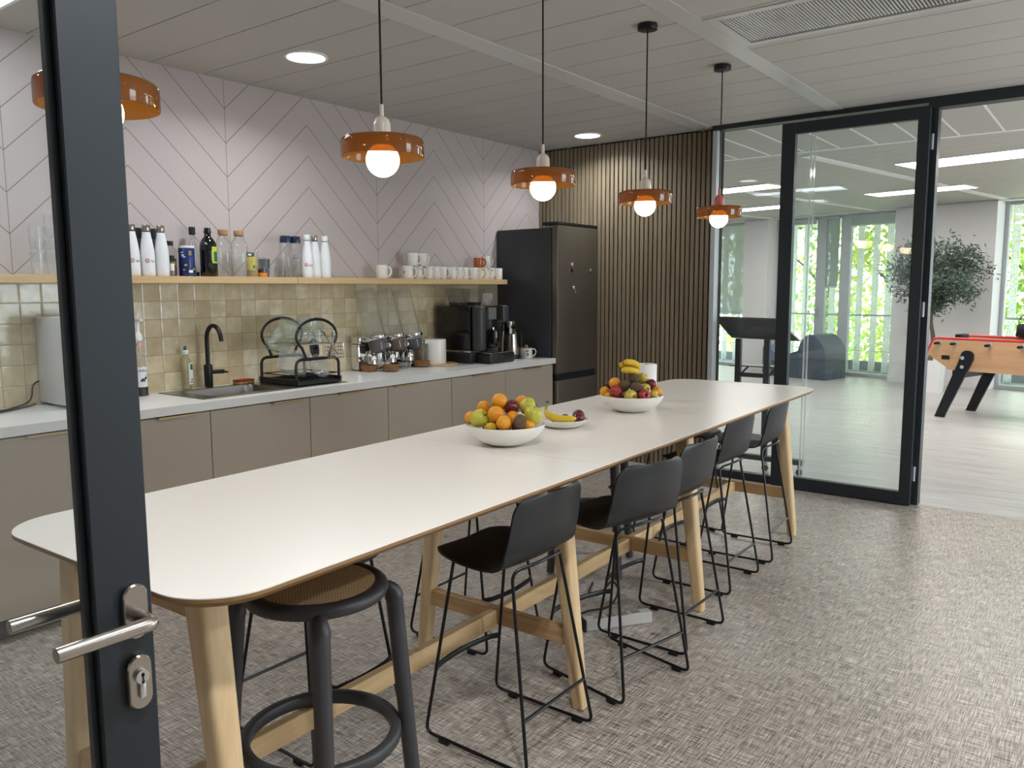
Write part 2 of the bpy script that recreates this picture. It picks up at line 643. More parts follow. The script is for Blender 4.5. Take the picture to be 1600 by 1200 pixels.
    def sheet(s, P, thick=0.0, M=None):
        """grid of points -> surface (optionally thickened along its own normals)"""
        G = [[Vector(p) for p in row] for row in P]
        m, n = len(G), len(G[0])
        t = bmesh.new()
        A = [[t.verts.new(p) for p in row] for row in G]
        for i in range(m - 1):
            for j in range(n - 1):
                t.faces.new((A[i][j], A[i][j + 1], A[i + 1][j + 1], A[i + 1][j]))
        if thick:
            D = []
            for i in range(m):
                row = []
                for j in range(n):
                    du = G[i][min(j + 1, n - 1)] - G[i][max(j - 1, 0)]
                    dv = G[min(i + 1, m - 1)][j] - G[max(i - 1, 0)][j]
                    k = du.cross(dv)
                    k = k.normalized() if k.length > 1e-12 else Vector((0, 0, 1))
                    row.append(t.verts.new(G[i][j] - k * thick))
                D.append(row)
            for i in range(m - 1):
                for j in range(n - 1):
                    t.faces.new((D[i][j], D[i + 1][j], D[i + 1][j + 1], D[i][j + 1]))
            rim = [(0, j) for j in range(n)] + [(i, n - 1) for i in range(1, m)] + [(m - 1, j) for j in range(n - 2, -1, -1)] + [(i, 0) for i in range(m - 2, 0, -1)]
            for q_, (i, j) in enumerate(rim):
                i2, j2 = rim[(q_ + 1) % len(rim)]
                t.faces.new((A[i][j], D[i][j], D[i2][j2], A[i2][j2]))
        bmesh.ops.recalc_face_normals(t, faces=t.faces[:])
        return s._add(t, M)
    def quads(s, Q):
        t = bmesh.new()
        for q in Q:
            t.faces.new([t.verts.new(p) for p in q])
        return s._add(t)
    def build(s, name, material, parent=None, smooth=35, loc=None, rot=None):
        me = bpy.data.meshes.new(name)
        s.bm.to_mesh(me)
        s.bm.free()
        if smooth and len(me.polygons):
            me.polygons.foreach_set('use_smooth', [True] * len(me.polygons))
            me.set_sharp_from_angle(angle=math.radians(smooth))
        for m in (material if isinstance(material, (list, tuple)) else [material]):
            me.materials.append(m)
        o = bpy.data.objects.new(name, me)
        C.objects.link(o)
        if parent is not None:
            o.parent = parent
        if loc is not None:
            o.location = loc
        if rot is not None:
            o.rotation_euler = rot
        return o

def tag(o, label, cat, group=None, kind=None):
    o['label'] = label
    o['category'] = cat
    if group:
        o['group'] = group
    if kind:
        o['kind'] = kind
    return o

def thing(name, label, cat, loc=(0, 0, 0), rz=0.0, group=None, rot=None):
    o = bpy.data.objects.new(name, None)
    o.empty_display_size = 0.05
    C.objects.link(o)
    o.location = loc
    o.rotation_euler = rot if rot is not None else (0, 0, rz)
    return tag(o, label, cat, group)

def struct(o, label=None):
    o['kind'] = 'structure'
    if label:
        o['label'] = label
    return o

def copy_tree(o, parent=None):
    c = o.copy()
    C.objects.link(c)
    if parent is not None:
        c.parent = parent
    for ch in list(o.children):
        copy_tree(ch, c)
    return c

def dup(o, loc, rz=0.0, label=None, rot=None):
    c = copy_tree(o)
    c.location = loc
    c.rotation_euler = rot if rot is not None else (0, 0, rz)
    if label:
        c['label'] = label
    return c

def bend(pts, r, n=6, closed=False):
    """round the corners of a polyline with radius-like distance r"""
    P = [Vector(p) for p in pts]
    out = []
    m = len(P)
    for i in range(m):
        if not closed and i in (0, m - 1):
            out.append(P[i])
            continue
        a, b, c = P[(i - 1) % m], P[i], P[(i + 1) % m]
        d1 = min(r, (a - b).length * 0.49)
        d2 = min(r, (c - b).length * 0.49)
        p, q = b + (a - b).normalized() * d1, b + (c - b).normalized() * d2
        for k in range(n + 1):
            t = k / n
            out.append(p * (1 - t) ** 2 + b * 2 * t * (1 - t) + q * t * t)
    return out

def spline(pts, n=8):
    """catmull-rom through points"""
    P = [Vector(p) for p in pts]
    out = []
    for i in range(len(P) - 1):
        p0, p1, p2, p3 = P[max(i - 1, 0)], P[i], P[i + 1], P[min(i + 2, len(P) - 1)]
        for k in range(n):
            t = k / n
            out.append(0.5 * ((2 * p1) + (p2 - p0) * t + (2 * p0 - 5 * p1 + 4 * p2 - p3) * t * t + (3 * p1 - p0 - 3 * p2 + p3) * t ** 3))
    out.append(P[-1])
    return out

def rrect(x0, y0, x1, y1, r, n=6):
    r = r if isinstance(r, (list, tuple)) else (r, r, r, r)      # ll, lr, ur, ul
    out = []
    for (cx, cy, a0), q in zip(((x0, y0, PI), (x1, y0, 1.5 * PI), (x1, y1, 0), (x0, y1, 0.5 * PI)), r):
        if q <= 1e-6:
            out.append((cx, cy))
            continue
        ox = cx + q if cx == x0 else cx - q
        oy = cy + q if cy == y0 else cy - q
        for k in range(n + 1):
            a = a0 + PI / 2 * k / n
            out.append((ox + q * math.cos(a), oy + q * math.sin(a)))
    return out

def text(name, body, size, material, parent, loc, rot, ext=0.0006, align='CENTER'):
    cu = bpy.data.curves.new(name, 'FONT')
    cu.body = body
    cu.size = size
    cu.extrude = ext
    cu.align_x = align
    cu.align_y = 'CENTER'
    cu.resolution_u = 3
    cu.materials.append(material)
    tmp = bpy.data.objects.new('tmp_text', cu)
    C.objects.link(tmp)
    bpy.context.view_layer.update()
    me = bpy.data.meshes.new_from_object(tmp.evaluated_get(bpy.context.evaluated_depsgraph_get()))
    bpy.data.objects.remove(tmp)
    bpy.data.curves.remove(cu)
    me.name = name
    o = bpy.data.objects.new(name, me)
    C.objects.link(o)
    o.parent = parent
    o.location = loc
    o.rotation_euler = rot
    return o

RX = lambda a: Matrix.Rotation(a, 4, 'X')
RY = lambda a: Matrix.Rotation(a, 4, 'Y')
RZ = lambda a: Matrix.Rotation(a, 4, 'Z')
TR = lambda x, y, z: Matrix.Translation((x, y, z))

# ================================================================== THE SETTING
# floors
b = B(); b.box(-2.6, -3.0, -0.05, 6.03, YW, 0.0)
struct(b.build('floor', M_WEAVE, smooth=0))
b = B(); b.box(6.03, -3.0, -0.05, 15.6, 7.3, 0.0)
struct(b.build('floor', M_LVT, smooth=0))

# kitchen ceiling: metal planks laid across three bays, with rails between
b = B()
def planks(y0, y1, ph, x0=-2.6, x1=6.112, w=0.3110, skip=None):
    k = math.floor((x0 - ph) / w)
    while ph + k * w < x1:
        a, c = max(x0, ph + k * w + 0.003), min(x1, ph + (k + 1) * w - 0.003)
        segs = [(y0, y1)]
        if skip and not (c < skip[0] + 0.004 or a > skip[1] - 0.004):
            if a < skip[0]:
                b.box(a, y0, ZC, skip[0], y1, ZC + 0.02)
                a = skip[0]
            if c > skip[1]:
                b.box(skip[1], y0, ZC, c, y1, ZC + 0.02)
                c = skip[1]
            segs = [(y0, skip[2])]
        for q0, q1 in segs:
            if c > a:
                b.box(a, q0, ZC, c, q1, ZC + 0.02)
        k += 1
planks(2.770, YW, 2.424)
planks(1.755, 2.625, 2.671)
planks(-3.0, 1.645, 2.980, skip=(3.63, 4.145, -0.30))
b.mi = 1
b.box(-2.6, -3.0, ZC + 0.02, 6.112, YW, ZC + 0.06)
struct(b.build('ceiling', [M_CEIL, M_DARKGAP], smooth=0))
b = B(); b.box(-2.6, 2.628, ZC - 0.004, 6.04, 2.767, ZC + 0.018)
struct(b.build('trim_1', M_BEAM, smooth=0))
b = B(); b.box(-2.6, 1.648, ZC - 0.004, 6.04, 1.752, ZC + 0.018)
struct(b.build('trim_2', M_BEAM, smooth=0))

# office ceiling: strips beside the partition, then planks running along the facade
OR = Matrix.Translation((7.65, 1.5, 0)) @ RZ(-math.radians(10.5))
b = B()
y = -3.0 + 0.01
y = 1.485 - 0.315 * 15
while y < 7.3:
    b.mi = 0
    b.box(6.10, y + 0.008, ZC, 7.60, y + 0.307, ZC + 0.02)
    b.mi = 2
    b.box(6.10, y - 0.007, ZC - 0.004, 7.60, y + 0.0075, ZC + 0.004)
    y += 0.315
b.mi = 0
b.M = OR
for k in range(-5, 30):
    b.box(0.06 + k * 0.30, -6.5 if k >= 0 else -2.0, ZC + 0.004, 0.06 + k * 0.30 + 0.295, 8.0, ZC + 0.02)
b.M = None
b.mi = 1
b.prism([(6.10, -3.2), (12.62, -3.2), (15.52, 7.6), (6.10, 7.6)], ZC + 0.02, ZC + 0.06)
o = b.build('ceiling', [M_CEIL, M_DARKGAP, M_LINE], smooth=0)
struct(o)
b = B(); b.box(7.60, -3.2, ZC - 0.005, 7.66, 7.6, ZC + 0.01)
for yy in (1.01, -0.9, 2.92, 4.83):
    b.M = OR
    b.box(0.02, yy - 0.05, ZC - 0.008, 8.5, yy + 0.05, ZC + 0.01)
    b.M = None
struct(b.build('trim_3', M_LINE, smooth=0))

# kitchen back wall: chevron panelling above, glazed tiles below the shelf
b = B(); b.box(-2.6, YW, 0.0, 6.2, YW + 0.12, ZC + 0.05)
struct(b.build('wall_back', M_CHEV, smooth=0))
b = B(); b.box(0.3, YW - 0.008, 0.90, 5.20, YW, 1.560)
struct(b.build('trim_4', M_TILE, smooth=0))
b = B(); b.box(5.20, YW - 0.008, 0.90, 5.47, YW, 1.560)
struct(b.build('trim_5', mat('beige_side_panel', '#9d9078', 0.5), smooth=0))
# slatted oak wall on the right
b = B()
b.box(6.115, 2.60, 0.0, 6.20, 7.3, ZC + 0.05)
b.mi = 1
y = 2.622
while y < YW - 0.03:
    b.box(6.085, y, 0.0, 6.116, y + 0.030, ZC - 0.012, bev=0.0015, seg=1)
    y += 0.0415
struct(b.build('wall_right', [M_DARKGAP, M_SLAT], smooth=0))
# unseen walls of the kitchen and office that close the rooms
b = B(); b.box(-2.72, -3.1, 0, -2.6, YW, ZC + 0.05)
struct(b.build('wall_left', M_WALLW, smooth=0))
b = B()
xs = [-2.6] + [v for p in FW for v in p] + [6.1]
for k in range(0, len(xs), 2):
    b.box(xs[k], -3.1, 0, xs[k + 1], -2.95, ZC + 0.05)
for x0, x1 in FW:
    b.box(x0, -3.1, 0, x1, -2.95, 0.4)
    b.box(x0, -3.1, 2.5, x1, -2.95, ZC + 0.05)
b.box(6.1, -3.1, 0, 13.2, -2.95, ZC + 0.05)
struct(b.build('wall_front', M_WALLW, smooth=0))
b = B(); b.box(6.2, 7.3, 0, 15.6, 7.42, ZC + 0.05)
struct(b.build('wall_far', M_WALLW, smooth=0))

# office facade wall: piers between tall window openings
b = B()
b.M = FM
for s0, s1 in ((4.2, 5.2), (1.96, 2.47), (-1.83, -0.36), (-4.6, -3.5), (-7.2, -6.2)):
    b.box(0.0, s0, 0.0, 0.40, s1, ZC + 0.02)
b.box(0.0, -7.2, ZC - 0.015, 0.45, 5.2, ZC + 0.05)
struct(b.build('wall_facade', M_WALLW, smooth=0))
b = B(); b.M = FM
for s0, s1 in ((1.955, 2.475), (-1.835, -0.355)):
    b.box(-0.014, s0, 0.0, 0.0, s1, 0.09)
struct(b.build('baseboard_facade', M_WALLW, smooth=0))

# windows: grey aluminium frames with panes
def window(name, s0, s1, panes, zb=0.06, zt=2.67):
    f = B(); f.M = FM
    edges = [s0] + [v for p in panes for v in p] + [s1]
    for k in range(0, len(edges), 2):
        f.box(0.28, edges[k], 0.0, 0.36, edges[k + 1], ZC - 0.02, bev=0.004, seg=1)
    for p0, p1 in panes:
        f.box(0.28, p0, 0.0, 0.36, p1, zb, bev=0.003, seg=1)
        f.box(0.28, p0, zt, 0.36, p1, ZC - 0.02, bev=0.003, seg=1)
    fo = struct(f.build(name, M_ALU, smooth=0))
    for p0, p1 in panes:
        g = B(); g.M = FM
        g.box(0.315, p0, zb, 0.321, p1, zt)
        g.build('pane', M_PANE, fo, smooth=0)
    return fo
window('window_1', 2.47, 4.2, [(2.53, 4.12)])
w2 = window('window_2', -0.36, 1.96, [(-0.23, 0.531), (0.714, 0.978), (1.162, 1.66)])
window('window_3', -3.5, -1.83, [(-3.4, -1.885)])
window('added_window_4', -6.2, -4.6, [(-6.1, -4.7)])  # unseen bay, added to let more daylight into the office
g = B(); g.M = FM
g.box(0.245, 1.09, 0.98, 0.28, 1.115, 1.12, bev=0.006)
g.box(0.225, 1.09, 1.08, 0.25, 1.115, 1.20, bev=0.006)
g.build('window_handle', M_ALU, w2)

# glass partition between the two rooms
M_PGL = M_PANE2
b = B()
b.box(5.985, -3.0, 2.664, 6.095, 1.108, ZC)              # header over the opening
b.box(5.985, 1.108, 2.700, 6.095, 2.61, ZC)              # header over the fixed glass
b.box(6.010, 1.108, 0.0, 6.070, 2.575, 0.060)            # sill rail
b.box(6.000, 1.050, 0.0, 6.095, 1.108, 2.70)             # jamb
part_o = struct(b.build('trim_6', M_ANTH, smooth=0))
b = B()
b.box(6.000, 2.575, 0.0, 6.080, 2.61, 2.70)
struct(b.build('trim_7', M_ALU, smooth=0))
b = B()
b.box(6.036, 1.862, 0.06, 6.046, 2.575, 2.70)
b.box(6.036, 1.108, 0.06, 6.046, 1.858, 2.70)
wo = struct(b.build('window_5', M_PGL, smooth=0))
b = B()
b.box(6.030, 1.845, 0.06, 6.052, 1.851, 2.70)
b.box(6.030, 1.869, 0.06, 6.052, 1.875, 2.70)
b.build('glass_joint', glass('clear_joint', '#e4eceb', 3.0, 0.35, '#f4f8f8', 0.1), wo, smooth=0)

def lever_set(parent, x, ysurf, sgn, z, z_lock, run):
    """lever handle on a door lying in a plane y = const; sgn is the outward y direction, run the lever direction in x"""
    R_ = B()
    po = [(px * 0.0175, pz) for px, pz in ((0, 0),)]
    pill = rrect(x - 0.0175, z - 0.040, x + 0.0175, z + 0.040, 0.0174, 8)
    R_.loft([[(px, ysurf, pz) for px, pz in pill], [(px, ysurf + sgn * 0.008, pz) for px, pz in pill],
             [(x + (px - x) * 0.9, ysurf + sgn * 0.0105, z + (pz - z) * 0.95) for px, pz in pill]])
    ro = R_.build('handle_rose', M_STEEL, parent)
    L = B()
    zl = z - 0.006
    L.tube(bend([(x, ysurf + sgn * 0.008, zl), (x, ysurf + sgn * 0.050, zl), (x + run * 0.018, ysurf + sgn * 0.050, zl), (x + run * 0.125, ysurf + sgn * 0.050, zl)], 0.004, 3), 0.0102, 18, up=(0, 0, 1))
    L.build('lever', M_STEEL, parent)
    K = B()
    pill = rrect(x - 0.0175, z_lock - 0.040, x + 0.0175, z_lock + 0.040, 0.0174, 8)
    K.loft([[(px, ysurf, pz) for px, pz in pill], [(px, ysurf + sgn * 0.008, pz) for px, pz in pill],
            [(x + (px - x) * 0.9, ysurf + sgn * 0.0105, z_lock + (pz - z_lock) * 0.95) for px, pz in pill]])
    k = K.build('lock_plate', M_STEEL, parent)
    Q = B()
    Q.tube([(x, ysurf + sgn * 0.010, z_lock + 0.010), (x, ysurf + sgn * 0.0165, z_lock + 0.010)], 0.0098, 20)
    Q.box(x - 0.0052, min(ysurf + sgn * 0.010, ysurf + sgn * 0.0165), z_lock - 0.022, x + 0.0052, max(ysurf + sgn * 0.010, ysurf + sgn * 0.0165), z_lock + 0.008, bev=0.003)
    Q.build('key_cylinder', M_CHROME, k)
    H = B()
    ya, yb = sorted((ysurf + sgn * 0.0164, ysurf + sgn * 0.0170))
    H.box(x - 0.0012, ya, z_lock + 0.002, x + 0.0012, yb, z_lock + 0.016)
    H.tube([(x, ya, z_lock + 0.013), (x, yb, z_lock + 0.013)], 0.0026, 10)
    H.build('keyhole', M_RUBBER, k)

# door_1: the leaf folded open flat against the partition (built in the plane of the opening, hinged at its right)
door = bpy.data.objects.new('door_1', None); C.objects.link(door)
struct(door)
b = B()
xa, xb = 5.930, 5.982
b.box(xa, 1.955, 0.006, xb, 2.052, 2.672, bev=0.002, seg=1)
b.box(xa, 1.085, 0.006, xb, 1.158, 2.672, bev=0.002, seg=1)
b.box(xa, 1.158, 0.006, xb, 1.955, 0.096, bev=0.002, seg=1)
b.box(xa, 1.158, 2.594, xb, 1.955, 2.672, bev=0.002, seg=1)
b.build('leaf_frame', M_ANTH, door, smooth=0)
b = B(); b.box(5.951, 1.158, 0.096, 5.961, 1.955, 2.594)
b.build('leaf_pane', M_PGL, door, smooth=0)
# hardware is modelled in a y-plane and turned onto this leaf
hw = bpy.data.objects.new('lock_set', None); C.objects.link(hw); hw.parent = door
hw.matrix_local = TR(5.930, 2.004, 0) @ RZ(-PI / 2)
# in hardware space: +x -> -y world, +y -> +x world; outward is -y (towards the kitchen)
def lever_parts(parent, sgn, z, z_lock, run):
    before = set(bpy.data.objects)
    lever_set(parent, 0.0, 0.0, sgn, z, z_lock, run)
lever_parts(hw, -1, 1.072, 0.978, 1)
lock_m = hw.matrix_local.copy()
for c in list(hw.children):
    c.parent = door
    c.matrix_local = lock_m
bpy.data.objects.remove(hw)
b = B()
for zz in (0.22, 1.35, 2.45):
    b.cyl(0.009, zz - 0.05, zz + 0.05, 12, TR(5.992, 1.078, 0))
b.build('hinge', M_ALU, door)

# door_2: the open leaf beside the camera
door = bpy.data.objects.new('door_2', None); C.objects.link(door)
struct(door)
ya, yb = 1.085, 1.126
b = B()
b.box(0.488, ya, 0.006, 0.568, yb, 2.672, bev=0.002, seg=1)
b.box(0.481, ya + 0.012, 0.10, 0.489, yb - 0.012, 2.59, bev=0.002, seg=1)
b.box(-0.40, ya, 0.006, -0.327, yb, 2.672, bev=0.002, seg=1)
b.box(-0.327, ya, 0.006, 0.488, yb, 0.096, bev=0.002, seg=1)
b.box(-0.327, ya, 2.594, 0.488, yb, 2.672, bev=0.002, seg=1)
b.build('leaf_frame', M_ANTH, door, smooth=0)
b = B(); b.box(-0.327, 1.101, 0.096, 0.4815, 1.110, 2.594)
b.build('leaf_pane', M_PGL, door, smooth=0)
lever_set(door, 0.540, ya, -1, 1.052, 0.948, -1)
lever_set(door, 0.540, yb, 1, 1.052, 0.948, -1)

# ================================================================== KITCHEN UNITS
UX = [0.434, 1.060, 1.684, 2.308, 2.944, 3.564, 4.178, 4.794, 5.430]
HX = [(0.70, 0.90), (1.430, 1.625), (2.02, 2.22), (2.686, 2.891), (3.155, 3.360), (3.622, 3.822), (4.402, 4.609), (5.016, 5.241)]
ULAB = ['taupe base unit at the far left end behind the open glass door',
        'taupe base unit under the white countertop appliance, seen through the door glass',
        'taupe base unit below the syrup bottle, right of the open door frame',
        'taupe base unit directly under the steel sink bowl',
        'taupe base unit under the dish rack, left of the dispenser unit',
        'taupe base unit under the chrome cereal dispenser',
        'taupe base unit behind the nearer fruit bowl, under the white pitcher',
        'taupe base unit at the right end beside the dark fridge']
for k in range(8):
    x0, x1 = UX[k], UX[k + 1]
    u = thing('base_cabinet', ULAB[k], 'cabinet', ((x0 + x1) / 2, 3.71, 0), group='taupe kitchen base units')
    w = (x1 - x0) / 2
    q = B(); q.box(-w, 0.020, 0.10, w, 0.592, 0.891); q.build('carcass', M_TAUPE, u, smooth=0)
    q = B(); q.box(-w + 0.002, 0.0, 0.105, w - 0.002, 0.019, 0.882, bev=0.0015, seg=1)
    d = q.build('door', M_TAUPE, u, smooth=0)
    q = B(); q.box(-w, 0.06, 0.0, w, 0.08, 0.10); q.build('plinth', mat('dark_plinth', '#4a443d', 0.5), u, smooth=0)
    h0, h1 = HX[k]
    cx = (x0 + x1) / 2
    q = B()
    q.box(h0 - cx, -0.017, 0.8825, h1 - cx, 0.012, 0.8850)
    q.box(h0 - cx, -0.0175, 0.8740, h1 - cx, -0.0150, 0.8850)
    q.build('handle', M_BRASS, d, smooth=0)

wt = thing('worktop', 'long white worktop with a square front edge running along the kitchen wall', 'worktop', (0, 0, 0.892))
q = B()
hx0, hx1, hy0, hy1 = 2.40, 2.87, 3.835, 4.165
q.box(0.434, 3.69, 0, hx0, YW - 0.010, 0.043)
q.box(hx1, 3.69, 0, 3.674, YW - 0.010, 0.043)
q.box(hx0, 3.69, 0, hx1, hy0, 0.043)
q.box(hx0, hy1, 0, hx1, YW - 0.010, 0.043)
q.build('slab', M_WORK, wt, smooth=0)
q = B(); q.box(3.6755, 3.69, 0, 5.445, YW - 0.010, 0.043); q.build('slab', M_WORK, wt, smooth=0)

# sink with drainer, sits in the worktop cut-out
sk = thing('sink', 'stainless steel inset sink with drainer under the black tap', 'sink', (0, 0, 0.935))
q = B()
q.box(2.315, 3.775, 0.0005, 2.405, 4.225, 0.004, bev=0.001, seg=1)
q.box(2.405, 3.775, 0.0005, 2.865, 3.840, 0.004, bev=0.001, seg=1)
q.box(2.405, 4.160, 0.0005, 2.865, 4.225, 0.004, bev=0.001, seg=1)
q.box(2.865, 3.775, 0.0005, 3.290, 4.225, 0.004, bev=0.001, seg=1)
for k in range(9):
    q.box(2.93, 3.83 + k * 0.04, 0.004, 3.25, 3.842 + k * 0.04, 0.007, bev=0.001, seg=1)
q.build('rim', M_SINK, sk, smooth=0)
q = B()
ring = lambda i, z, r: [(x, y, z) for x, y in rrect(2.405 + i, 3.840 + i, 2.865 - i, 4.160 - i, r, 6)]
q.loft([ring(0, 0.003, 0.04), ring(0.003, -0.01, 0.045), ring(0.012, -0.135, 0.05), ring(0.04, -0.15, 0.05), ring(0.15, -0.152, 0.006)], cap=False)
q.bm.faces.new([v for v in q.bm.verts if v.co.z < -0.1515][::-1]) if False else None
q.box(2.55, 3.98, -0.155, 2.72, 4.02, -0.151)
q.build('bowl', M_SINK, sk)

# oak wall shelf in two lengths
sh = thing('wall_shelf', 'long oak shelf fixed to the kitchen wall above the tiles', 'shelf', (0, 4.11, 1.539))
for x0, x1 in ((0.6, 3.200), (3.2025, 5.345)):
    q = B(); q.box(x0, 0, 0, x1, YW - 4.11 - 0.001, 0.039, bev=0.0015, seg=1)
    q.build('board', M_SHELF, sh, smooth=0)

# fridge freezer
fr = thing('fridge_freezer', 'tall dark steel fridge freezer between the worktop and the slatted wall', 'fridge', (5.455, 3.68, 0))
q = B(); q.box(0, 0.065, 0.02, 0.618, 0.625, 1.995, bev=0.006); q.build('body', mat('dark_grey_metal', '#45474c', 0.42, 0.3, var=0.02), fr, smooth=0)
q = B(); q.box(0, 0.0, 0.800, 0.618, 0.058, 2.015, bev=0.008); q.build('door', M_FRIDGE, fr)
q = B(); q.box(0, 0.0, 0.06, 0.618, 0.058, 0.745, bev=0.008); q.build('freezer_door', M_FRIDGE, fr)
q = B(); q.box(0.004, 0.020, 0.740, 0.614, 0.07, 0.805); q.build('grip_recess', M_DARKGAP, fr, smooth=0)
q = B(); q.box(0.0, 0.0, 2.0155, 0.618, 0.15, 2.040, bev=0.004); q.build('hinge_cover', M_BLKPL, fr, smooth=0)
def magnet(label, x, z, cols, rz=0.0, w=0.028, h=0.05):
    m = thing('fridge_magnet', label, 'magnet', (x, 3.679, z), rot=(0, rz, 0), group='magnets on the fridge door')
    q = B()
    n = len(cols)
    for k, c in enumerate(cols):
        q.mi = k
        q.box(-w / 2 * (1 - 0.25 * (k % 2)), -0.004, h * (0.5 - (k + 1) / n), w / 2 * (1 - 0.15 * (k % 3)), 0.0, h * (0.5 - k / n), bev=0.001, seg=1)
    q.build('picture', [mat('magnet_' + c[1:], c, 0.5) for c in cols], m, smooth=0)
magnet('small picture magnet with dark lower half, upper left on the fridge door', 5.664, 1.677, ['#c9b3a0', '#7a4a3c', '#151515'], w=0.036, h=0.075)
magnet('small greenish magnet at the upper right of the fridge door', 5.955, 1.660, ['#5d5a30', '#b9b69a', '#41403a'], w=0.03, h=0.06)
magnet('small pale slanted magnet below the picture magnet on the fridge door', 5.705, 1.490, ['#c9c9c9', '#6e6868', '#8c8484'], -0.6, 0.022, 0.07)
magnet('faint grey square magnet lowest on the fridge door', 5.925, 1.290, ['#56534d', '#37352f', '#4e4b45'], 0.25, 0.045, 0.06)

# ================================================================== TABLE
tb = thing('high_table', 'long white high table with plywood edge and slanted oak legs', 'table', (0.790, 1.810, 0), math.radians(1.25))
TL, TW, TJ = 4.16, 0.466, 1.545
for a, c, r in ((0, TJ - 0.0012, (0.15, 0, 0, 0.15)), (TJ + 0.0012, TL, (0, 0.15, 0.15, 0))):
    i0, i1 = (0.016 if a == 0 else 0), (0.016 if c == TL else 0)
    p1 = rrect(a, -TW, c, TW, r, 10)
    p0 = rrect(a + i0, -TW + 0.016, c - i1, TW - 0.016, tuple(max(0, x - 0.016) if x else 0 for x in r), 10)
    q = B()
    q.loft([[(x, y, 0.876) for x, y in p0], [(x, y, 0.8895) for x, y in p1], [(x, y, 0.8975) for x, y in p1]])
    t_ = q.build('tabletop', M_PLY, tb, smooth=25)
    q = B(); q.prism(p1, 0.8976, 0.9000); q.build('laminate', M_LAM, t_, smooth=25)
FX = [0.125, 1.526, 2.604, 4.018]
def sq(cx, cy, w, z, r=0.014):
    return [(x, y, z) for x, y in rrect(cx - w, cy - w, cx + w, cy + w, r, 4)]
for fx in FX:
    for s in (-1, 1):
        q = B()
        q.loft([sq(fx, s * 0.375, 0.0235, 0.002, 0.014), sq(fx, s * 0.372, 0.026, 0.04, 0.015), sq(fx, s * 0.275, 0.037, 0.876, 0.018)])
        q.build('leg', M_OAKZ, tb)
    q = B(); q.box(fx - 0.016, -0.245, 0.790, fx + 0.016, 0.245, 0.8755, bev=0.002, seg=1); q.build('apron', M_OAKY, tb, smooth=0)
    q = B(); q.box(fx - 0.016, -0.325, 0.225, fx + 0.016, 0.325, 0.290, bev=0.003, seg=1); q.build('cross_stretcher', M_OAKY, tb, smooth=0)
for a, c in zip(FX, FX[1:]):
    q = B(); q.box(a + 0.0165, -0.017, 0.220, c - 0.0165, 0.017, 0.285, bev=0.003, seg=1); q.build('long_stretcher', M_OAK, tb, smooth=0)

# ================================================================== WIRE BAR STOOLS
def make_wire_stool():
    t = thing('bar_stool', '', 'stool', group='black wire bar stools around the high table')
    prof = spline([(0.208, 0.614), (0.206, 0.630), (0.185, 0.640), (0.11, 0.640), (0.02, 0.632), (-0.06, 0.631), (-0.118, 0.642), (-0.152, 0.668), (-0.172, 0.715), (-0.183, 0.77), (-0.192, 0.825), (-0.203, 0.875)], 9)
    L = [0.0]
    for a, c in zip(prof, prof[1:]):
        L.append(L[-1] + (c - a).length)
    tot = L[-1]
    rows = []
    for p, l in zip(prof, L):
        v = l / tot
        hw = 0.205 - 0.022 * max(0, (v - 0.55) / 0.45)
        fr_ = 0.21
        if l < fr_:
            hw *= 0.10 + 0.90 * max(0, 1 - (1 - l / fr_) ** 2.4) ** (1 / 2.4)
        e = tot - l
        if e < 0.055:
            hw += -0.055 + math.sqrt(max(0, 0.055 ** 2 - (0.055 - e) ** 2))
        back = min(1, max(0, (v - 0.5) / 0.2))
        row = []
        for k in range(17):
            u = -1 + k / 8
            row.append((u * hw, p.x + back * 0.030 * u * u, p.y + (1 - back) * (0.007 * u * u - 0.003 * abs(u) ** 6)))
        rows.append(row)
    q = B(); q.sheet(rows, 0.007)
    q.build('seat_shell', M_BLKPL, t, smooth=60)
    rt = 0.0058
    for s in (-1, 1):
        q = B()
        q.tube(bend([(s * 0.140, 0.120, 0.622), (s * 0.190, 0.212, 0.016), (s * 0.190, -0.212, 0.016), (s * 0.132, -0.112, 0.626), (s * 0.075, -0.148, 0.640)], 0.035, 6), rt, 10)
        q.build('side_frame', M_BLKMT, t)
    q = B(); q.tube([(-0.140, 0.120, 0.622), (0.140, 0.120, 0.622)], rt, 8); q.build('front_rail', M_BLKMT, t)
    q = B(); q.tube(spline([(-0.075, -0.148, 0.640), (-0.04, -0.158, 0.645), (0, -0.161, 0.647), (0.04, -0.158, 0.645), (0.075, -0.148, 0.640)], 4), rt, 8); q.build('rear_rail', M_BLKMT, t)
    zf = 0.235
    k = (0.622 - zf) / (0.622 - 0.016)
    fx, fy = 0.140 + 0.050 * k, 0.120 + 0.092 * k
    q = B(); q.tube(spline([(-fx, fy, zf), (-fx * 0.72, fy + 0.022, zf), (0, fy + 0.034, zf), (fx * 0.72, fy + 0.022, zf), (fx, fy, zf)], 6), 0.0085, 10, flat=(1.25, 0.7), up=(0, 0, 1)); q.build('footrest', M_BLKMT, t)
    zf = 0.175
    k = (0.626 - zf) / (0.626 - 0.016)
    rx, ry = 0.132 + 0.058 * k, -0.112 - 0.100 * k
    q = B(); q.tube([(-rx, ry, zf), (rx, ry, zf)], rt, 8); q.build('crossbar', M_BLKMT, t)
    for s in (-1, 1):
        for y in (0.13, -0.15):
            q = B(); q.box(s * 0.190 - 0.0085, y - 0.020, 0.001, s * 0.190 + 0.0085, y + 0.020, 0.0165, bev=0.003); q.build('glide', M_RUBBER, t)
    return t
ws = make_wire_stool()
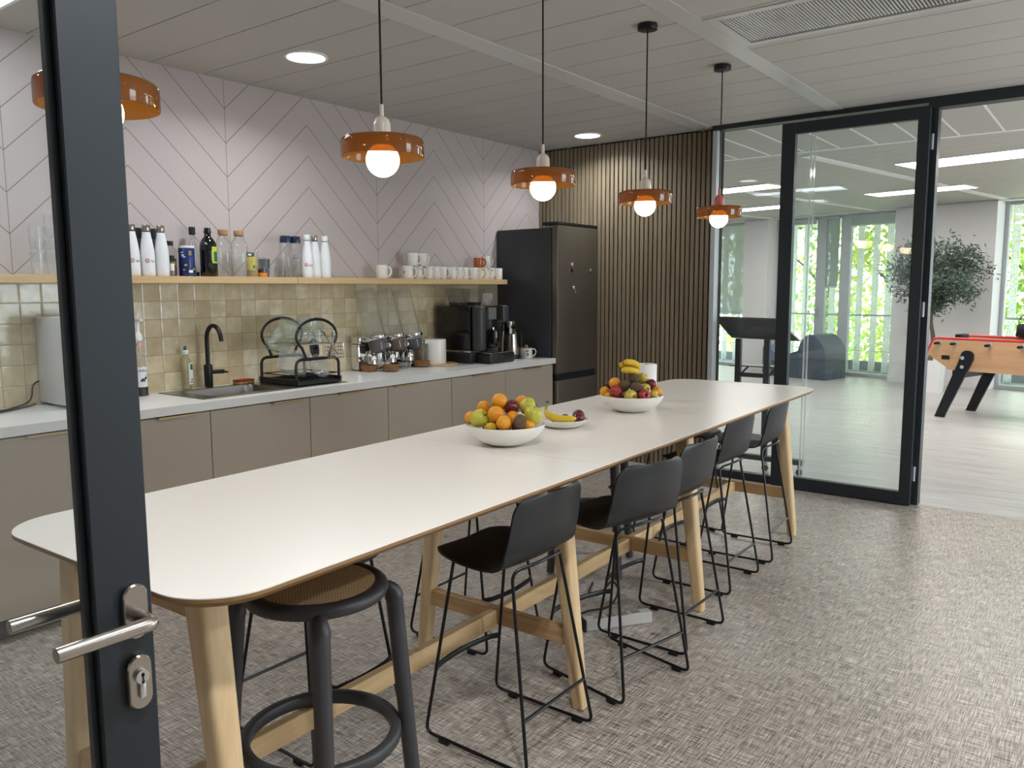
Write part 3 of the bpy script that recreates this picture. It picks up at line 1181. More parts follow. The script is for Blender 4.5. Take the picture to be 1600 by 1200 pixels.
WS = [((2.045, 1.572), 0, 'black wire bar stool nearest the camera, beside the cane stool'),
      ((2.632, 1.498), -12, 'second black wire bar stool on the near side, slightly turned'),
      ((3.092, 1.532), 0, 'third black wire bar stool on the near side, in the middle of the row'),
      ((3.815, 1.640), 0, 'fourth black wire bar stool on the near side, second from the far end'),
      ((4.385, 1.648), 3, 'black wire bar stool at the far near-side end, by the last oak leg'),
      ((1.68, 2.125), 180, 'black wire bar stool on the kitchen side, behind the cane seat stool'),
      ((2.60, 2.190), 182, 'black wire bar stool on the kitchen side, seen behind the nearest wire stool'),
      ((4.42, 2.085), 178, 'black wire bar stool on the kitchen side at the far end of the table')]
for k, ((x, y), a, lab) in enumerate(WS):
    if k == 0:
        ws.location = (x, y, 0); ws.rotation_euler = (0, 0, math.radians(a)); ws['label'] = lab
    else:
        dup(ws, (x, y, 0), math.radians(a), lab)

# cane-seat bar stools with four round legs and a foot ring
def make_cane_stool():
    t = thing('bar_stool', '', 'stool', group='charcoal cane-seat stools')
    q = B()
    q.lathe([(0.135, 0.697), (0.172, 0.697), (0.183, 0.701), (0.188, 0.712), (0.186, 0.724), (0.178, 0.732), (0.166, 0.736), (0.159, 0.733), (0.135, 0.729), (0.135, 0.697)], 48)
    q.build('seat_ring', M_GRYPL, t, smooth=60)
    q = B(); q.lathe([(0, 0.727), (0.158, 0.727), (0.159, 0.731), (0.135, 0.735), (0.07, 0.7355), (0, 0.7355)], 48)
    q.build('cane_seat', M_CANE, t, smooth=60)
    for k in range(4):
        a = math.radians(45 + 90 * k)
        ca, sa = math.cos(a), math.sin(a)
        P = bend([(0.160, 0.705), (0.202, 0.698), (0.256, 0.010)], 0.036, 7)
        pts = [(p.x * ca, p.x * sa, p.y) for p in [Vector((v[0], v[1])) for v in P]]
        n = len(pts)
        rs = [0.0155 + 0.0105 * min(1, i / 7) - 0.005 * max(0, (i - 7)) / (n - 8) for i in range(n)]
        q = B(); q.tube(pts, rs, 16, up=(-sa, ca, 0)); q.build('leg', M_GRYPL, t, smooth=60)
        q = B(); q.tube([(0.208 * ca, 0.208 * sa, 0.308), (0.232 * ca, 0.232 * sa, 0.308)], 0.011, 10); q.build('ring_bracket', M_GRYPL, t)
    q = B()
    q.lathe([(0.190, 0.290), (0.209, 0.290), (0.214, 0.296), (0.214, 0.320), (0.209, 0.326), (0.190, 0.326), (0.185, 0.320), (0.185, 0.296), (0.190, 0.290)], 48)
    q.build('foot_ring', M_GRYPL, t, smooth=60)
    return t
cs = make_cane_stool()
cs.location = (1.312, 1.652, 0); cs.rotation_euler = (0, 0, math.radians(8.0))
cs['label'] = 'charcoal stool with a round woven cane seat, at the near end of the table'
dup(cs, (3.62, 2.22, 0), math.radians(20), 'charcoal four-legged stool on the kitchen side, glimpsed under the middle of the table')

# power strip with its cord
ps = thing('power_strip', 'white power strip with black end lying on the floor under the table', 'power strip', (3.022, 1.715, 0.0), math.atan2(-0.187, 0.268))
q = B(); q.box(-0.158, -0.024, 0.001, 0.163, 0.024, 0.052, bev=0.003); q.build('rail', mat('silver_rail', '#cfccc8', 0.35, 0.2), ps, smooth=0)
q = B(); q.box(-0.170, -0.025, 0.0, -0.158, 0.025, 0.053, bev=0.002); q.build('end_cap', M_BLKPL, ps, smooth=0)
q = B()
for k in range(4):
    q.box(-0.11 + k * 0.06, -0.016, 0.0518, -0.07 + k * 0.06, 0.016, 0.0532)
q.build('socket', mat('socket_grey', '#8f8d8a', 0.5), ps, smooth=0)
q = B(); q.tube(spline([(-0.170, 0.0, 0.03), (-0.215, 0.02, 0.015), (-0.19, 0.10, 0.010), (-0.08, 0.16, 0.012), (0.05, 0.19, 0.010), (0.12, 0.24, 0.06), (0.10, 0.28, 0.09), (0.03, 0.25, 0.05), (0.02, 0.36, 0.012), (0.10, 0.50, 0.008)], 6), 0.005, 8); q.build('cord', M_RUBBER, ps)

# ================================================================== PENDANT LAMPS AND DOWNLIGHTS
M_GLOBE = emit('lamp_globe_glow', '#ffdfb4', 14.0)
M_CREAM = mat('cream_enamel', '#efe4d6', 0.22, coat=0.4)
M_PINK = mat('pink_enamel', '#d9705f', 0.3, coat=0.3)
def make_pendant(body):
    t = thing('pendant_lamp', '', 'lamp', group='amber glass pendants over the table')
    q = B()
    q.lathe([(0.028, 0.0270), (0.120, 0.0275), (0.1265, 0.022), (0.128, 0.014), (0.128, -0.027), (0.1265, -0.0295), (0.1250, -0.027), (0.1250, 0.013), (0.1235, 0.020), (0.118, 0.0235), (0.028, 0.0235), (0.028, 0.0270)], 64)
    q.build('glass_shade', M_AMBER, t, smooth=60)
    q = B(); q.ball(0.0515, c=(0, 0, -0.037), n=32, m=20); q.build('globe_bulb', M_GLOBE, t, smooth=60)
    q = B()
    q.lathe([(0.0, 0.004), (0.027, 0.004), (0.027, 0.062), (0.0265, 0.072), (0.022, 0.084), (0.014, 0.092), (0.0068, 0.0955), (0.0062, 0.130), (0.0, 0.130)], 32)
    q.build('socket_body', body, t, smooth=50)
    q = B(); q.tube([(0, 0, 0.128), (0, 0, ZC - 1.935 - 0.02)], 0.0034, 8); q.build('cord', M_RUBBER, t)
    q = B(); q.cyl(0.047, ZC - 1.935 - 0.026, ZC - 1.935 - 0.0005, 40, bev=0.002); q.build('ceiling_rose', M_BLKMT, t)
    return t
p0 = make_pendant(M_CREAM)
PN = [((0.918, 1.858), 'amber glass pendant half hidden behind the open door frame'),
      ((1.788, 1.860), 'amber glass pendant with cream socket, nearest one fully in view'),
      ((2.660, 1.866), 'amber glass pendant hanging above the nearer fruit bowl'),
      ((3.534, 1.877), 'amber glass pendant in front of the middle of the slatted wall')]
for k, ((x, y), lab) in enumerate(PN):
    if k == 0:
        p0.location = (x, y, 1.935); p0['label'] = lab
    else:
        dup(p0, (x, y, 1.935), 0.4 * k, lab)
p4 = make_pendant(M_PINK)
p4.location = (4.407, 1.871, 1.929)
p4['label'] = 'amber glass pendant with pink socket, farthest of the row'
for c in p4.children:
    if c.name.startswith('socket_body'):
        c['label'] = 'pink socket body'

M_DL = emit('downlight_glow', '#eef6ff', 14.0)
def make_downlight():
    t = thing('downlight', '', 'ceiling light', group='round ceiling downlights')
    q = B(); q.lathe([(0.098, 0.004), (0.115, 0.004), (0.117, 0.0), (0.115, -0.004), (0.102, -0.006), (0.098, -0.002), (0.098, 0.004)], 40); q.build('bezel', M_WHITEP, t)
    q = B(); q.cyl(0.098, -0.003, 0.001, 40); q.build('diffuser', M_DL, t)
    return t
dl = make_downlight()
DL = [((2.877, 3.558), 'round downlight over the sink, nearer of the two above the worktop'),
      ((5.693, 3.553), 'round downlight by the fridge, in front of the slatted wall'),
      ((0.06, 3.556), 'round downlight over the left end of the worktop, out of view'),
      ((0.90, 0.35), 'added unseen fill downlight above the doorway'),  # from here on: unseen fill lamps, added to brighten table, cabinets and floor
      ((2.20, -1.20), 'added unseen fill downlight to the right of the doorway'),
      ((5.00, -1.20), 'added unseen fill downlight near the wide opening')]
for k, ((x, y), lab) in enumerate(DL):
    if k == 0:
        dl.location = (x, y, ZC - 0.004); dl['label'] = lab
    else:
        dup(dl, (x, y, ZC - 0.004), 0, lab)
    area('downlight_lamp', (x, y, ZC - 0.012), (0, 0, 0), 0.15, 0.15, 11.0 if k < 3 else 33.0, (0.93, 0.97, 1.0), 'DISK', spread=math.radians(150))

t = thing('led_panel', 'rectangular ceiling light panel at the top left, above the left end of the worktop', 'ceiling light', (1.43, 3.45, ZC))
q = B(); q.box(-0.155, -0.60, -0.006, 0.155, 0.60, 0.010); q.build('tray', M_WHITEP, t, smooth=0)
q = B(); q.box(-0.135, -0.58, -0.008, 0.135, 0.58, -0.0062); q.build('diffuser', M_DL, t, smooth=0)

# ceiling air unit: framed mesh grille
ac = thing('ceiling_vent', 'long white ceiling air unit with a fine mesh grille', 'vent', (3.63, -0.30, ZC))
q = B()
q.box(0, 0, -0.006, 0.515, 0.05, 0.012); q.box(0, 1.895, -0.006, 0.515, 1.945, 0.012)
q.box(0, 0.05, -0.006, 0.045, 1.895, 0.012); q.box(0.47, 0.05, -0.006, 0.515, 1.895, 0.012)
q.build('frame', M_BEAM, ac, smooth=0)
q = B(); q.box(0.055, 0.06, 0.008, 0.46, 1.885, 0.014); q.build('backing', mat('vent_grey', '#5d5c5a', 0.7), ac, smooth=0)
q = B()
for k in range(120):
    q.box(0.06, 0.066 + k * 0.0152, -0.002, 0.455, 0.0735 + k * 0.0152, 0.004)
q.build('mesh', M_BEAM, ac, smooth=0)
q = B(); q.box(0.005, 0.05, 0.0, 0.05, 1.895, 0.0085); q.build('air_slot', M_DARKGAP, ac, smooth=0)

# ================================================================== ON THE OAK SHELF
ZS = 1.5785
def az_cam(x, y):
    return math.atan2(-y, -x)
def decal_rot(az):
    return (PI / 2, 0, az + PI / 2)
def on_cyl(r, az, z, ext=0.0004):
    return ((r + ext) * math.cos(az), (r + ext) * math.sin(az), z)
def patch(q, r, az0, az1, z0, z1, n=8, th=0.0005):
    """curved label hugging a round body"""
    rows = [[((r + th) * math.cos(az0 + (az1 - az0) * i / n), (r + th) * math.sin(az0 + (az1 - az0) * i / n), z) for i in range(n + 1)] for z in (z0, z1)]
    q.sheet(rows, 0.0)
def disc_patch(q, r, az, z, rad, th=0.0006, hole=0.0, squash=1.0):
    t = []
    n = 20
    c = [((r + th) * math.cos(az + rad * math.cos(2 * PI * k / n) / r), (r + th) * math.sin(az + rad * math.cos(2 * PI * k / n) / r), z + squash * rad * math.sin(2 * PI * k / n)) for k in range(n)]
    i = [((r + th) * math.cos(az + hole * math.cos(2 * PI * k / n) / r), (r + th) * math.sin(az + hole * math.cos(2 * PI * k / n) / r), z + squash * hole * math.sin(2 * PI * k / n)) for k in range(n)]
    if hole > 0:
        q.loft([c, i], cap=False)
    else:
        q.quads([c])

M_RED = mat('emblem_red', '#c8726c', 0.5)
M_INK = mat('ink_black', '#1d1d1f', 0.6)
M_NAVY = mat('navy_lid', '#12243f', 0.25, coat=0.3)
M_CORK = mat('cork', '#a98155', 0.8, var=0.25, nscale=120, bump=0.2)

def make_white_bottle(capm):
    t = thing('water_bottle', '', 'bottle', group='white steel water bottles on the shelf')
    q = B()
    q.lathe([(0, 0), (0.034, 0), (0.0365, 0.003), (0.0368, 0.030), (0.0368, 0.105), (0.0355, 0.130), (0.0310, 0.165), (0.0255, 0.198), (0.0212, 0.222), (0.0205, 0.2315), (0, 0.2315)], 36)
    q.build('body', M_WHITEP, t, smooth=50)
    q = B(); q.cyl(0.0195, 0.2318, 0.2350, 28); q.build('neck_ring', M_RUBBER, t)
    q = B(); q.cyl(0.0208, 0.2352, 0.2700, 32, bev=0.002); q.build('cap', capm, t)
    return t
def bottle_emblem(t, az, full):
    q = B(); disc_patch(q, 0.0370, az, 0.080, 0.0115, hole=0.0085)
    disc_patch(q, 0.0370, az, 0.078, 0.0060, hole=0.0036)
    for s in (-1, 1):
        disc_patch(q, 0.0370, az + s * 0.11, 0.0845, 0.0016)
    q.build('emblem', M_RED, t)
    a2 = az + 0.80
    text('lettering', 'Le' if not full else 'Len', 0.019, M_INK, t, on_cyl(0.0372, a2, 0.078), decal_rot(a2), 0.0003)
b1 = make_white_bottle(M_STEEL)
b2 = make_white_bottle(M_WHITEP)
WB = [(2.196, 4.185, b1, 'white steel water bottle leftmost on the shelf, half behind the open door frame', 1),
      (2.276, 4.180, b1, 'white steel water bottle with a red round emblem and silver cap', 1),
      (2.354, 4.175, b1, 'plain white water bottle with silver cap beside the small oil bottle', 0),
      (3.338, 4.180, b2, 'white water bottle with white cap and red emblem, right of the blue-lidded bottles', 2),
      (3.418, 4.205, b1, 'white water bottle with silver cap between two white-capped bottles', 0),
      (3.494, 4.195, b2, 'plain white-capped water bottle, rightmost of the bottles on the shelf', 0)]
used = set()
for x, y, src, lab, em in WB:
    if id(src) not in used:
        used.add(id(src)); o = src; o.location = (x, y, ZS); o['label'] = lab
        base_src = [c for c in o.children]
    else:
        o = thing('water_bottle', lab, 'bottle', (x, y, ZS), group='white steel water bottles on the shelf')
        for c in src.children:
            if c.name.split('.')[0] in ('body', 'neck_ring', 'cap'):
                d = c.copy(); C.objects.link(d); d.parent = o
    if em:
        a = az_cam(x, y) - (0.25 if em == 2 else 0.05)
        bottle_emblem(o, a, em == 2)
def black_bottle(x, lab):
    t = thing('flask', lab, 'bottle', (x, 4.268, ZS), group='black flasks behind the white bottles')
    q = B(); q.lathe([(0, 0), (0.034, 0), (0.036, 0.004), (0.036, 0.150), (0.030, 0.185), (0.026, 0.20), (0, 0.20)], 24); q.build('body', M_BLKPL, t)
    q = B(); q.cyl(0.0275, 0.2002, 0.258, 24, bev=0.004); q.build('cap', M_BLKPL, t)
black_bottle(2.268, 'black flask standing behind the leftmost two white bottles')
black_bottle(2.352, 'black flask standing behind the white bottles, nearer the oil bottle')

def bottle_of(name, label, cat, x, y, prof, m, n=28, z=ZS):
    t = thing(name, label, cat, (x, y, z))
    q = B(); q.lathe(prof, n); q.build('body', m, t, smooth=50)
    return t
def add(t, name, m, f, smooth=40):
    q = B(); f(q); return q.build(name, m, t, smooth)

t = bottle_of('condiment_bottle', 'small clear bottle with black cap and dark red label beside the blue tin', 'bottle', 2.432, 4.225,
              [(0, 0), (0.030, 0), (0.032, 0.004), (0.032, 0.095), (0.035, 0.115), (0.032, 0.135), (0.018, 0.152), (0.016, 0.168), (0, 0.168)], M_GLASS)
add(t, 'contents', mat('brown_sauce', '#6a4a26', 0.3), lambda q: q.cyl(0.0295, 0.003, 0.098))
add(t, 'label', mat('plum_label', '#6d1d2c', 0.5), lambda q: patch(q, 0.0325, -2.6, -1.0, 0.012, 0.058))
add(t, 'neck_label', mat('olive_label', '#8d8a35', 0.5), lambda q: patch(q, 0.0325, -2.4, -1.2, 0.060, 0.078))
add(t, 'cap', M_BLKPL, lambda q: q.cyl(0.0185, 0.1682, 0.193, 24, bev=0.002))
t = bottle_of('spice_jar', 'tiny spice jar with black cap in front of the clear bottle', 'jar', 2.402, 4.165,
              [(0, 0), (0.016, 0), (0.017, 0.003), (0.017, 0.075), (0.014, 0.082), (0, 0.082)], M_GLASS, 20)
add(t, 'contents', mat('ground_spice', '#8a7765', 0.9, var=0.2, nscale=400), lambda q: q.cyl(0.0150, 0.002, 0.060, 20))
add(t, 'label', M_WHITEP, lambda q: patch(q, 0.0172, -2.5, -1.2, 0.030, 0.068))
add(t, 'cap', M_BLKPL, lambda q: q.cyl(0.0160, 0.0822, 0.112, 20, bev=0.002))
# blue salt tin
t = thing('salt_tin', 'blue cylindrical tin with a white lid and yellow spots', 'tin', (2.508, 4.190, ZS))
add(t, 'body', mat('tin_blue', '#142a68', 0.35, coat=0.2), lambda q: q.cyl(0.0425, 0, 0.155, 40, bev=0.001))
add(t, 'lid', M_WHITEP, lambda q: q.cyl(0.0432, 0.1552, 0.168, 40, bev=0.002))
a = az_cam(2.508, 4.19)
M_YEL = mat('print_yellow', '#d9b53c', 0.5)
add(t, 'yellow_spot', M_YEL, lambda q: (disc_patch(q, 0.0427, a - 0.15, 0.062, 0.0085, squash=0.7), disc_patch(q, 0.0427, a + 0.95, 0.040, 0.006)))
add(t, 'yellow_square', mat('print_ochre', '#8f8348', 0.5), lambda q: patch(q, 0.0427, a + 0.25, a + 0.65, 0.115, 0.140))
add(t, 'white_script', M_WHITEP, lambda q: (patch(q, 0.0427, a - 0.72, a - 0.40, 0.128, 0.134), patch(q, 0.0427, a - 0.66, a - 0.30, 0.112, 0.120), patch(q, 0.0427, a - 0.56, a - 0.12, 0.104, 0.109), patch(q, 0.0427, a + 0.2, a + 0.75, 0.020, 0.034), patch(q, 0.0427, a - 0.5, a - 0.25, 0.034, 0.038)))
# clear spirit bottle
t = bottle_of('oil_bottle', 'tall clear glass bottle with a black cap behind the blue tin', 'bottle', 2.585, 4.250,
              [(0, 0), (0.030, 0), (0.0325, 0.004), (0.0325, 0.150), (0.026, 0.178), (0.0135, 0.205), (0.0125, 0.235), (0, 0.235)], M_GLASS)
add(t, 'contents', mat('dark_dregs', '#2c2c2a', 0.3), lambda q: q.cyl(0.030, 0.003, 0.026))
add(t, 'cap', M_BLKPL, lambda q: q.cyl(0.0175, 0.236, 0.280, 24, bev=0.002))
# dark oil bottle
t = bottle_of('oil_bottle', 'dark green glass bottle with a black stopper and bright yellow label', 'bottle', 2.641, 4.185,
              [(0, 0), (0.044, 0), (0.0475, 0.005), (0.0475, 0.165), (0.044, 0.190), (0.030, 0.213), (0.0185, 0.226), (0.0170, 0.244), (0.0215, 0.247), (0.0215, 0.256), (0.0175, 0.258), (0.0175, 0.274), (0, 0.274)],
              mat('dark_green_glass', '#0d120b', 0.08, coat=0.5), 36)
a = az_cam(2.641, 4.185)
add(t, 'yellow_label', mat('label_yellow', '#c9cf2a', 0.5), lambda q: patch(q, 0.0477, a + 0.45, a + 1.3, 0.075, 0.168))
add(t, 'green_label', mat('label_green', '#1f6a43', 0.5), lambda q: patch(q, 0.0482, a + 0.65, a + 1.3, 0.085, 0.140))
# two cork-stoppered carafes
def make_carafe():
    t = thing('carafe', '', 'carafe', group='cork-stoppered glass carafes')
    q = B()
    q.lathe([(0, 0.006), (0.044, 0.006), (0.0475, 0.012), (0.0475, 0.175), (0.043, 0.192), (0.031, 0.220), (0.0255, 0.235), (0.0255, 0.242)], 36)
    q.lathe([(0.0255, 0.242), (0.0275, 0.243), (0.0275, 0.235), (0.033, 0.221), (0.0455, 0.191), (0.0500, 0.174), (0.0500, 0.006), (0.046, 0.0), (0, 0.0)], 36)
    q.build('body', M_GLASS, t, smooth=50)
    q = B(); q.lathe([(0, 0.236), (0.0235, 0.236), (0.0250, 0.2435), (0.0285, 0.2440), (0.0292, 0.266), (0.0270, 0.270), (0, 0.270)], 28); q.build('stopper', M_CORK, t)
    return t
c0 = make_carafe(); c0.location = (2.747, 4.195, ZS); c0['label'] = 'cork-stoppered glass carafe next to the dark green bottle'
dup(c0, (2.851, 4.195, ZS), 0.5, 'cork-stoppered glass carafe beside the jar with a yellow label')
# jar with colourful label
t = bottle_of('glass_jar', 'straight glass jar with a yellow and green label and pale contents', 'jar', 2.932, 4.190,
              [(0, 0), (0.034, 0), (0.036, 0.003), (0.036, 0.154), (0.034, 0.158), (0.032, 0.156)], M_GLASS)
add(t, 'contents', mat('pale_straw', '#a9935a', 0.6, var=0.2), lambda q: q.cyl(0.0325, 0.003, 0.110))
a = az_cam(2.932, 4.19)
add(t, 'label', mat('label_straw', '#c9b765', 0.5), lambda q: patch(q, 0.0363, a - 0.95, a + 0.55, 0.040, 0.150))
add(t, 'teal_band', mat('label_teal', '#2d555a', 0.5), lambda q: (patch(q, 0.0367, a - 0.95, a + 0.40, 0.120, 0.146)))
add(t, 'white_band', M_WHITEP, lambda q: (patch(q, 0.0371, a - 0.6, a - 0.05, 0.126, 0.138)))
add(t, 'yellow_disc', mat('label_lemon', '#d3c61c', 0.5), lambda q: disc_patch(q, 0.0371, a - 0.35, 0.096, 0.022))
add(t, 'green_seal', mat('label_leaf', '#3f8f5c', 0.5), lambda q: patch(q, 0.0367, a + 0.1, a + 0.5, 0.050, 0.070))
# honey glass with orange base
t = bottle_of('honey_jar', 'small upturned jar with an orange lid at its base', 'jar', 2.996, 4.180,
              [(0.026, 0.0), (0.027, 0.05), (0.0275, 0.108), (0.024, 0.117), (0, 0.118)], M_GLASS)
add(t, 'lid', mat('orange_lid', '#d9861f', 0.4), lambda q: q.cyl(0.0270, 0.0, 0.026, 28, bev=0.001))
add(t, 'contents', mat('dark_honey', '#3a1f14', 0.2), lambda q: q.cyl(0.0255, 0.0262, 0.048))
# tumblers
def tumbler(label, x, y, z, r0, r1, h, m, cat='glass', name='tumbler', flip=False):
    t = thing(name, label, cat, (x, y, z))
    q = B()
    P = [(0, 0.004), (r0 * 0.94, 0.004), (r1 * 0.95, h), (r1, h), (r0, 0.0), (0, 0.0)]
    if flip:
        P = [(r, h - z_) for r, z_ in P]
    q.lathe(P, 28); q.build('body', m, t, smooth=50)
    return t
tumbler('clear upturned tumbler under the dark grey one', 3.058, 4.170, ZS, 0.026, 0.034, 0.055, M_GLASS, flip=True)
t = tumbler('dark grey patterned bowl perched behind the clear tumbler', 3.062, 4.252, ZS, 0.030, 0.034, 0.112, mat('slate_glaze', '#3c4446', 0.3, coat=0.3), 'bowl', 'bowl')
tumbler('low green tinted tumbler left of the blue-lidded bottles', 3.128, 4.190, ZS, 0.030, 0.036, 0.062, glass('sea_green_glass', '#c4d8d0', 1.8), flip=True)
# blue-lidded bottles
def make_lidded():
    t = thing('drinking_bottle', '', 'bottle', group='clear bottles with navy lids')
    q = B(); q.lathe([(0, 0.004), (0.0325, 0.004), (0.0345, 0.008), (0.0345, 0.205), (0.031, 0.212), (0.032, 0.214), (0.036, 0.205), (0.036, 0.006), (0.033, 0.0), (0, 0.0)], 32); q.build('body', M_GLASS, t, smooth=50)
    q = B(); q.lathe([(0, 0.2145), (0.0345, 0.2145), (0.0350, 0.232), (0.0320, 0.254), (0.0300, 0.256), (0, 0.256)], 32); q.build('lid', M_NAVY, t)
    return t
d0 = make_lidded(); d0.location = (3.180, 4.190, ZS); d0['label'] = 'clear bottle with navy lid, left of the pair'
d1 = dup(d0, (3.256, 4.195, ZS), 0.3, 'clear bottle with navy lid, right of the pair, next to a white bottle')
q = B(); a = az_cam(3.256, 4.195) - 0.3
for k in range(2):
    patch(q, 0.0361, a - 0.45, a - 0.1, 0.118 + 0.014 * k, 0.126 + 0.014 * k)
    patch(q, 0.0361, a, a + 0.5, 0.119 + 0.014 * k, 0.124 + 0.010 * k)
q.build('print', mat('grey_print', '#6b6b6b', 0.6), d1)

# stacked drinking glasses at the left end, seen through the door pane
g0 = None
for k, (x, n, y) in enumerate(((1.731, 3, 4.19), (1.812, 4, 4.215))):
    for j in range(n):
        lab = ('drinking glass in the left stack on the shelf, %s' if k == 0 else 'drinking glass in the taller right stack, %s') % (('lowest', 'second up', 'third up', 'topmost')[j] if not (k == 0 and j == 2) else 'topmost')
        if g0 is None:
            g0 = thing('drinking_glass', lab, 'glass', group='stacked glasses at the left end of the shelf')
            q = B(); q.lathe([(0, 0.005), (0.026, 0.005), (0.0315, 0.110), (0.0335, 0.110), (0.028, 0.0), (0, 0.0)], 28); q.build('body', M_GLASS, g0, smooth=50)
            g0.location = (x, y, ZS)
        else:
            dup(g0, (x, y, ZS + j * 0.060), 0, lab)

# mugs
def make_mug(body, handle, r=0.0395, h=0.0925, name='mug'):
    t = thing(name, '', 'mug', group='mugs on the oak shelf')
    q = B()
    q.lathe([(0, 0.004), (r - 0.005, 0.004), (r - 0.0035, 0.008), (r - 0.0035, h), (r - 0.001, h + 0.001), (r, h - 0.001), (r, 0.004), (r - 0.003, 0.0), (0, 0.0)], 32)
    q.build('body', body, t, smooth=50)
    q = B(); q.tube(spline([(r - 0.002, 0, h * 0.84), (r + 0.016, 0, h * 0.84), (r + 0.027, 0, h * 0.62), (r + 0.025, 0, h * 0.36), (r + 0.012, 0, h * 0.17), (r - 0.002, 0, h * 0.16)], 5), 0.0052, 10, flat=(0.75, 1.25), up=(0, 1, 0))
    q.build('handle', handle, t)
    return t
m0 = make_mug(M_WHITE, M_WHITE)
ORD = ['second', 'third', 'fourth', 'fifth', 'sixth', 'seventh', 'eighth', 'ninth', 'tenth']
MG = [(3.990, -28, 'white mug standing alone on the shelf, left of the long row'),
      (4.262, -72, 'white mug with a small cross mark, first of the bottom row'),
      (4.376, -85, 'white mug in the bottom row, second from the left'),
      (4.466, -82, 'white mug in the bottom row, third from the left'),
      (4.552, -66, 'white mug in the bottom row, fourth from the left'),
      (4.642, -74, 'white mug in the bottom row, fifth from the left'),
      (4.728, -80, 'white mug in the bottom row, sixth from the left'),
      (4.814, -76, 'white mug in the bottom row, seventh from the left'),
      (4.900, -70, 'white mug in the bottom row, eighth from the left'),
      (4.983, -72, 'white mug in the bottom row, just left of the yellow-handled one'),
      (5.146, -86, 'white mug in the bottom row, just right of the yellow-handled one'),
      (5.228, -100, 'white mug in the bottom row, second from the right end'),
      (5.308, -150, 'white mug at the right end of the bottom row')]
for k, (x, a, lab) in enumerate(MG):
    y = 4.185 + 0.012 * ((k * 7) % 3)
    if k == 0:
        m0.location = (x, y, ZS); m0.rotation_euler = (0, 0, math.radians(a)); m0['label'] = lab
    else:
        o = dup(m0, (x, y, ZS), math.radians(a), lab)
        if k == 1:
            q = B(); aa = az_cam(x, y) - math.radians(a) - 0.75
            patch(q, 0.0396, aa - 0.16, aa + 0.16, 0.044, 0.050); patch(q, 0.0396, aa - 0.05, aa + 0.05, 0.036, 0.058)
            q.build('cross_mark', M_INK, o)
        if k == 11:
            q = B(); aa = az_cam(x, y) - math.radians(a) + 0.4
            patch(q, 0.0396, aa - 0.2, aa + 0.2, 0.070, 0.078)
            q.build('dark_mark', M_INK, o)
ym = make_mug(M_WHITE, mat('yellow_glaze', '#d8b41f', 0.25, coat=0.3))
ym.location = (5.064, 4.190, ZS); ym.rotation_euler = (0, 0, math.radians(-88)); ym['label'] = 'white mug with a yellow handle near the right end'
for x, y, a, lab in ((4.306, 4.190, -70, 'white mug stacked on top of the row, left of the upper pair'), (4.412, 4.195, -88, 'white mug stacked on top of the row, right of the upper pair'),
                     (5.166, 4.195, -88, 'white mug stacked on the row next to the orange mug')):
    dup(m0, (x, y, ZS + 0.0940), math.radians(a), lab)
M_ORG = mat('orange_glaze', '#b5602f', 0.3, coat=0.3)
om = make_mug(M_ORG, M_ORG, h=0.078)
om.location = (5.066, 4.190, ZS + 0.0940); om.rotation_euler = (0, 0, math.radians(-85)); om['label'] = 'orange mug stacked on the right part of the mug row'

# ================================================================== ON THE WORKTOP
ZW = 0.9352
# white countertop appliance
mwv = thing('countertop_appliance', 'boxy white countertop appliance on the left of the worktop, behind the door glass', 'appliance', (1.735, 3.985, ZW))
q = B(); q.box(0.0, 0.025, 0.012, 0.255, 0.315, 0.440, bev=0.012); q.build('housing', mat('appliance_grey', '#c6c8c9', 0.12, coat=0.3), mwv)
q = B(); q.box(-0.004, 0.0, 0.008, 0.259, 0.0245, 0.445, bev=0.011); q.build('front', M_WHITEP, mwv)
q = B()
for x in (0.04, 0.21):
    for y in (0.05, 0.27):
        q.cyl(0.014, 0.0, 0.012, 14, TR(x, y, 0))
    q.box(x, 0.05, 0.003, x + 0.01, 0.27, 0.010)
q.box(0.04, 0.15, 0.004, 0.21, 0.16, 0.009)
q.build('foot', M_RUBBER, mwv)
q = B(); q.tube(spline([(0.0, 0.300, 0.12), (-0.03, 0.30, 0.10), (-0.055, 0.285, 0.03), (-0.15, 0.24, 0.006), (-0.32, 0.17, 0.006), (-0.55, 0.19, 0.006)], 8), 0.0045, 8)
q.build('power_cord', M_RUBBER, mwv)
q = B(); q.tube(spline([(-0.55, 0.10, 0.006), (-0.3, 0.12, 0.006), (-0.12, 0.22, 0.006), (-0.02, 0.31, 0.006)], 8), 0.004, 8)
o = q.build('cable', M_RUBBER, loc=(1.735, 3.985, ZW)); tag(o, 'thin black cable lying on the worktop left of the white appliance', 'cable')

# syrup bottle with pump
t = thing('syrup_bottle', 'syrup bottle with a white pump and white label beside the door frame', 'bottle', (2.212, 4.205, ZW))
add(t, 'body', M_GLASS, lambda q: q.lathe([(0, 0.0), (0.034, 0.0), (0.0365, 0.004), (0.0365, 0.165), (0.031, 0.190), (0.018, 0.225), (0.0145, 0.255), (0.0145, 0.300), (0, 0.300)], 32), 50)
add(t, 'syrup', mat('dark_syrup', '#0a0807', 0.1, coat=0.4), lambda q: q.cyl(0.0352, 0.002, 0.052, 28))
a = az_cam(2.212, 4.205)
lab_ = add(t, 'label', M_WHITEP, lambda q: patch(q, 0.0368, a - 1.1, a + 1.1, 0.050, 0.158, 16))
text('lettering', 'MONIN', 0.0185, M_INK, t, on_cyl(0.0374, a, 0.138), decal_rot(a), 0.0002)
add(t, 'berry_print', M_INK, lambda q: [disc_patch(q, 0.0374, a + 0.12 + 0.17 * i, 0.084 + 0.006 * math.sin(i * 2.2) + 0.006 * i * 0.5, 0.0058) for i in range(5)])
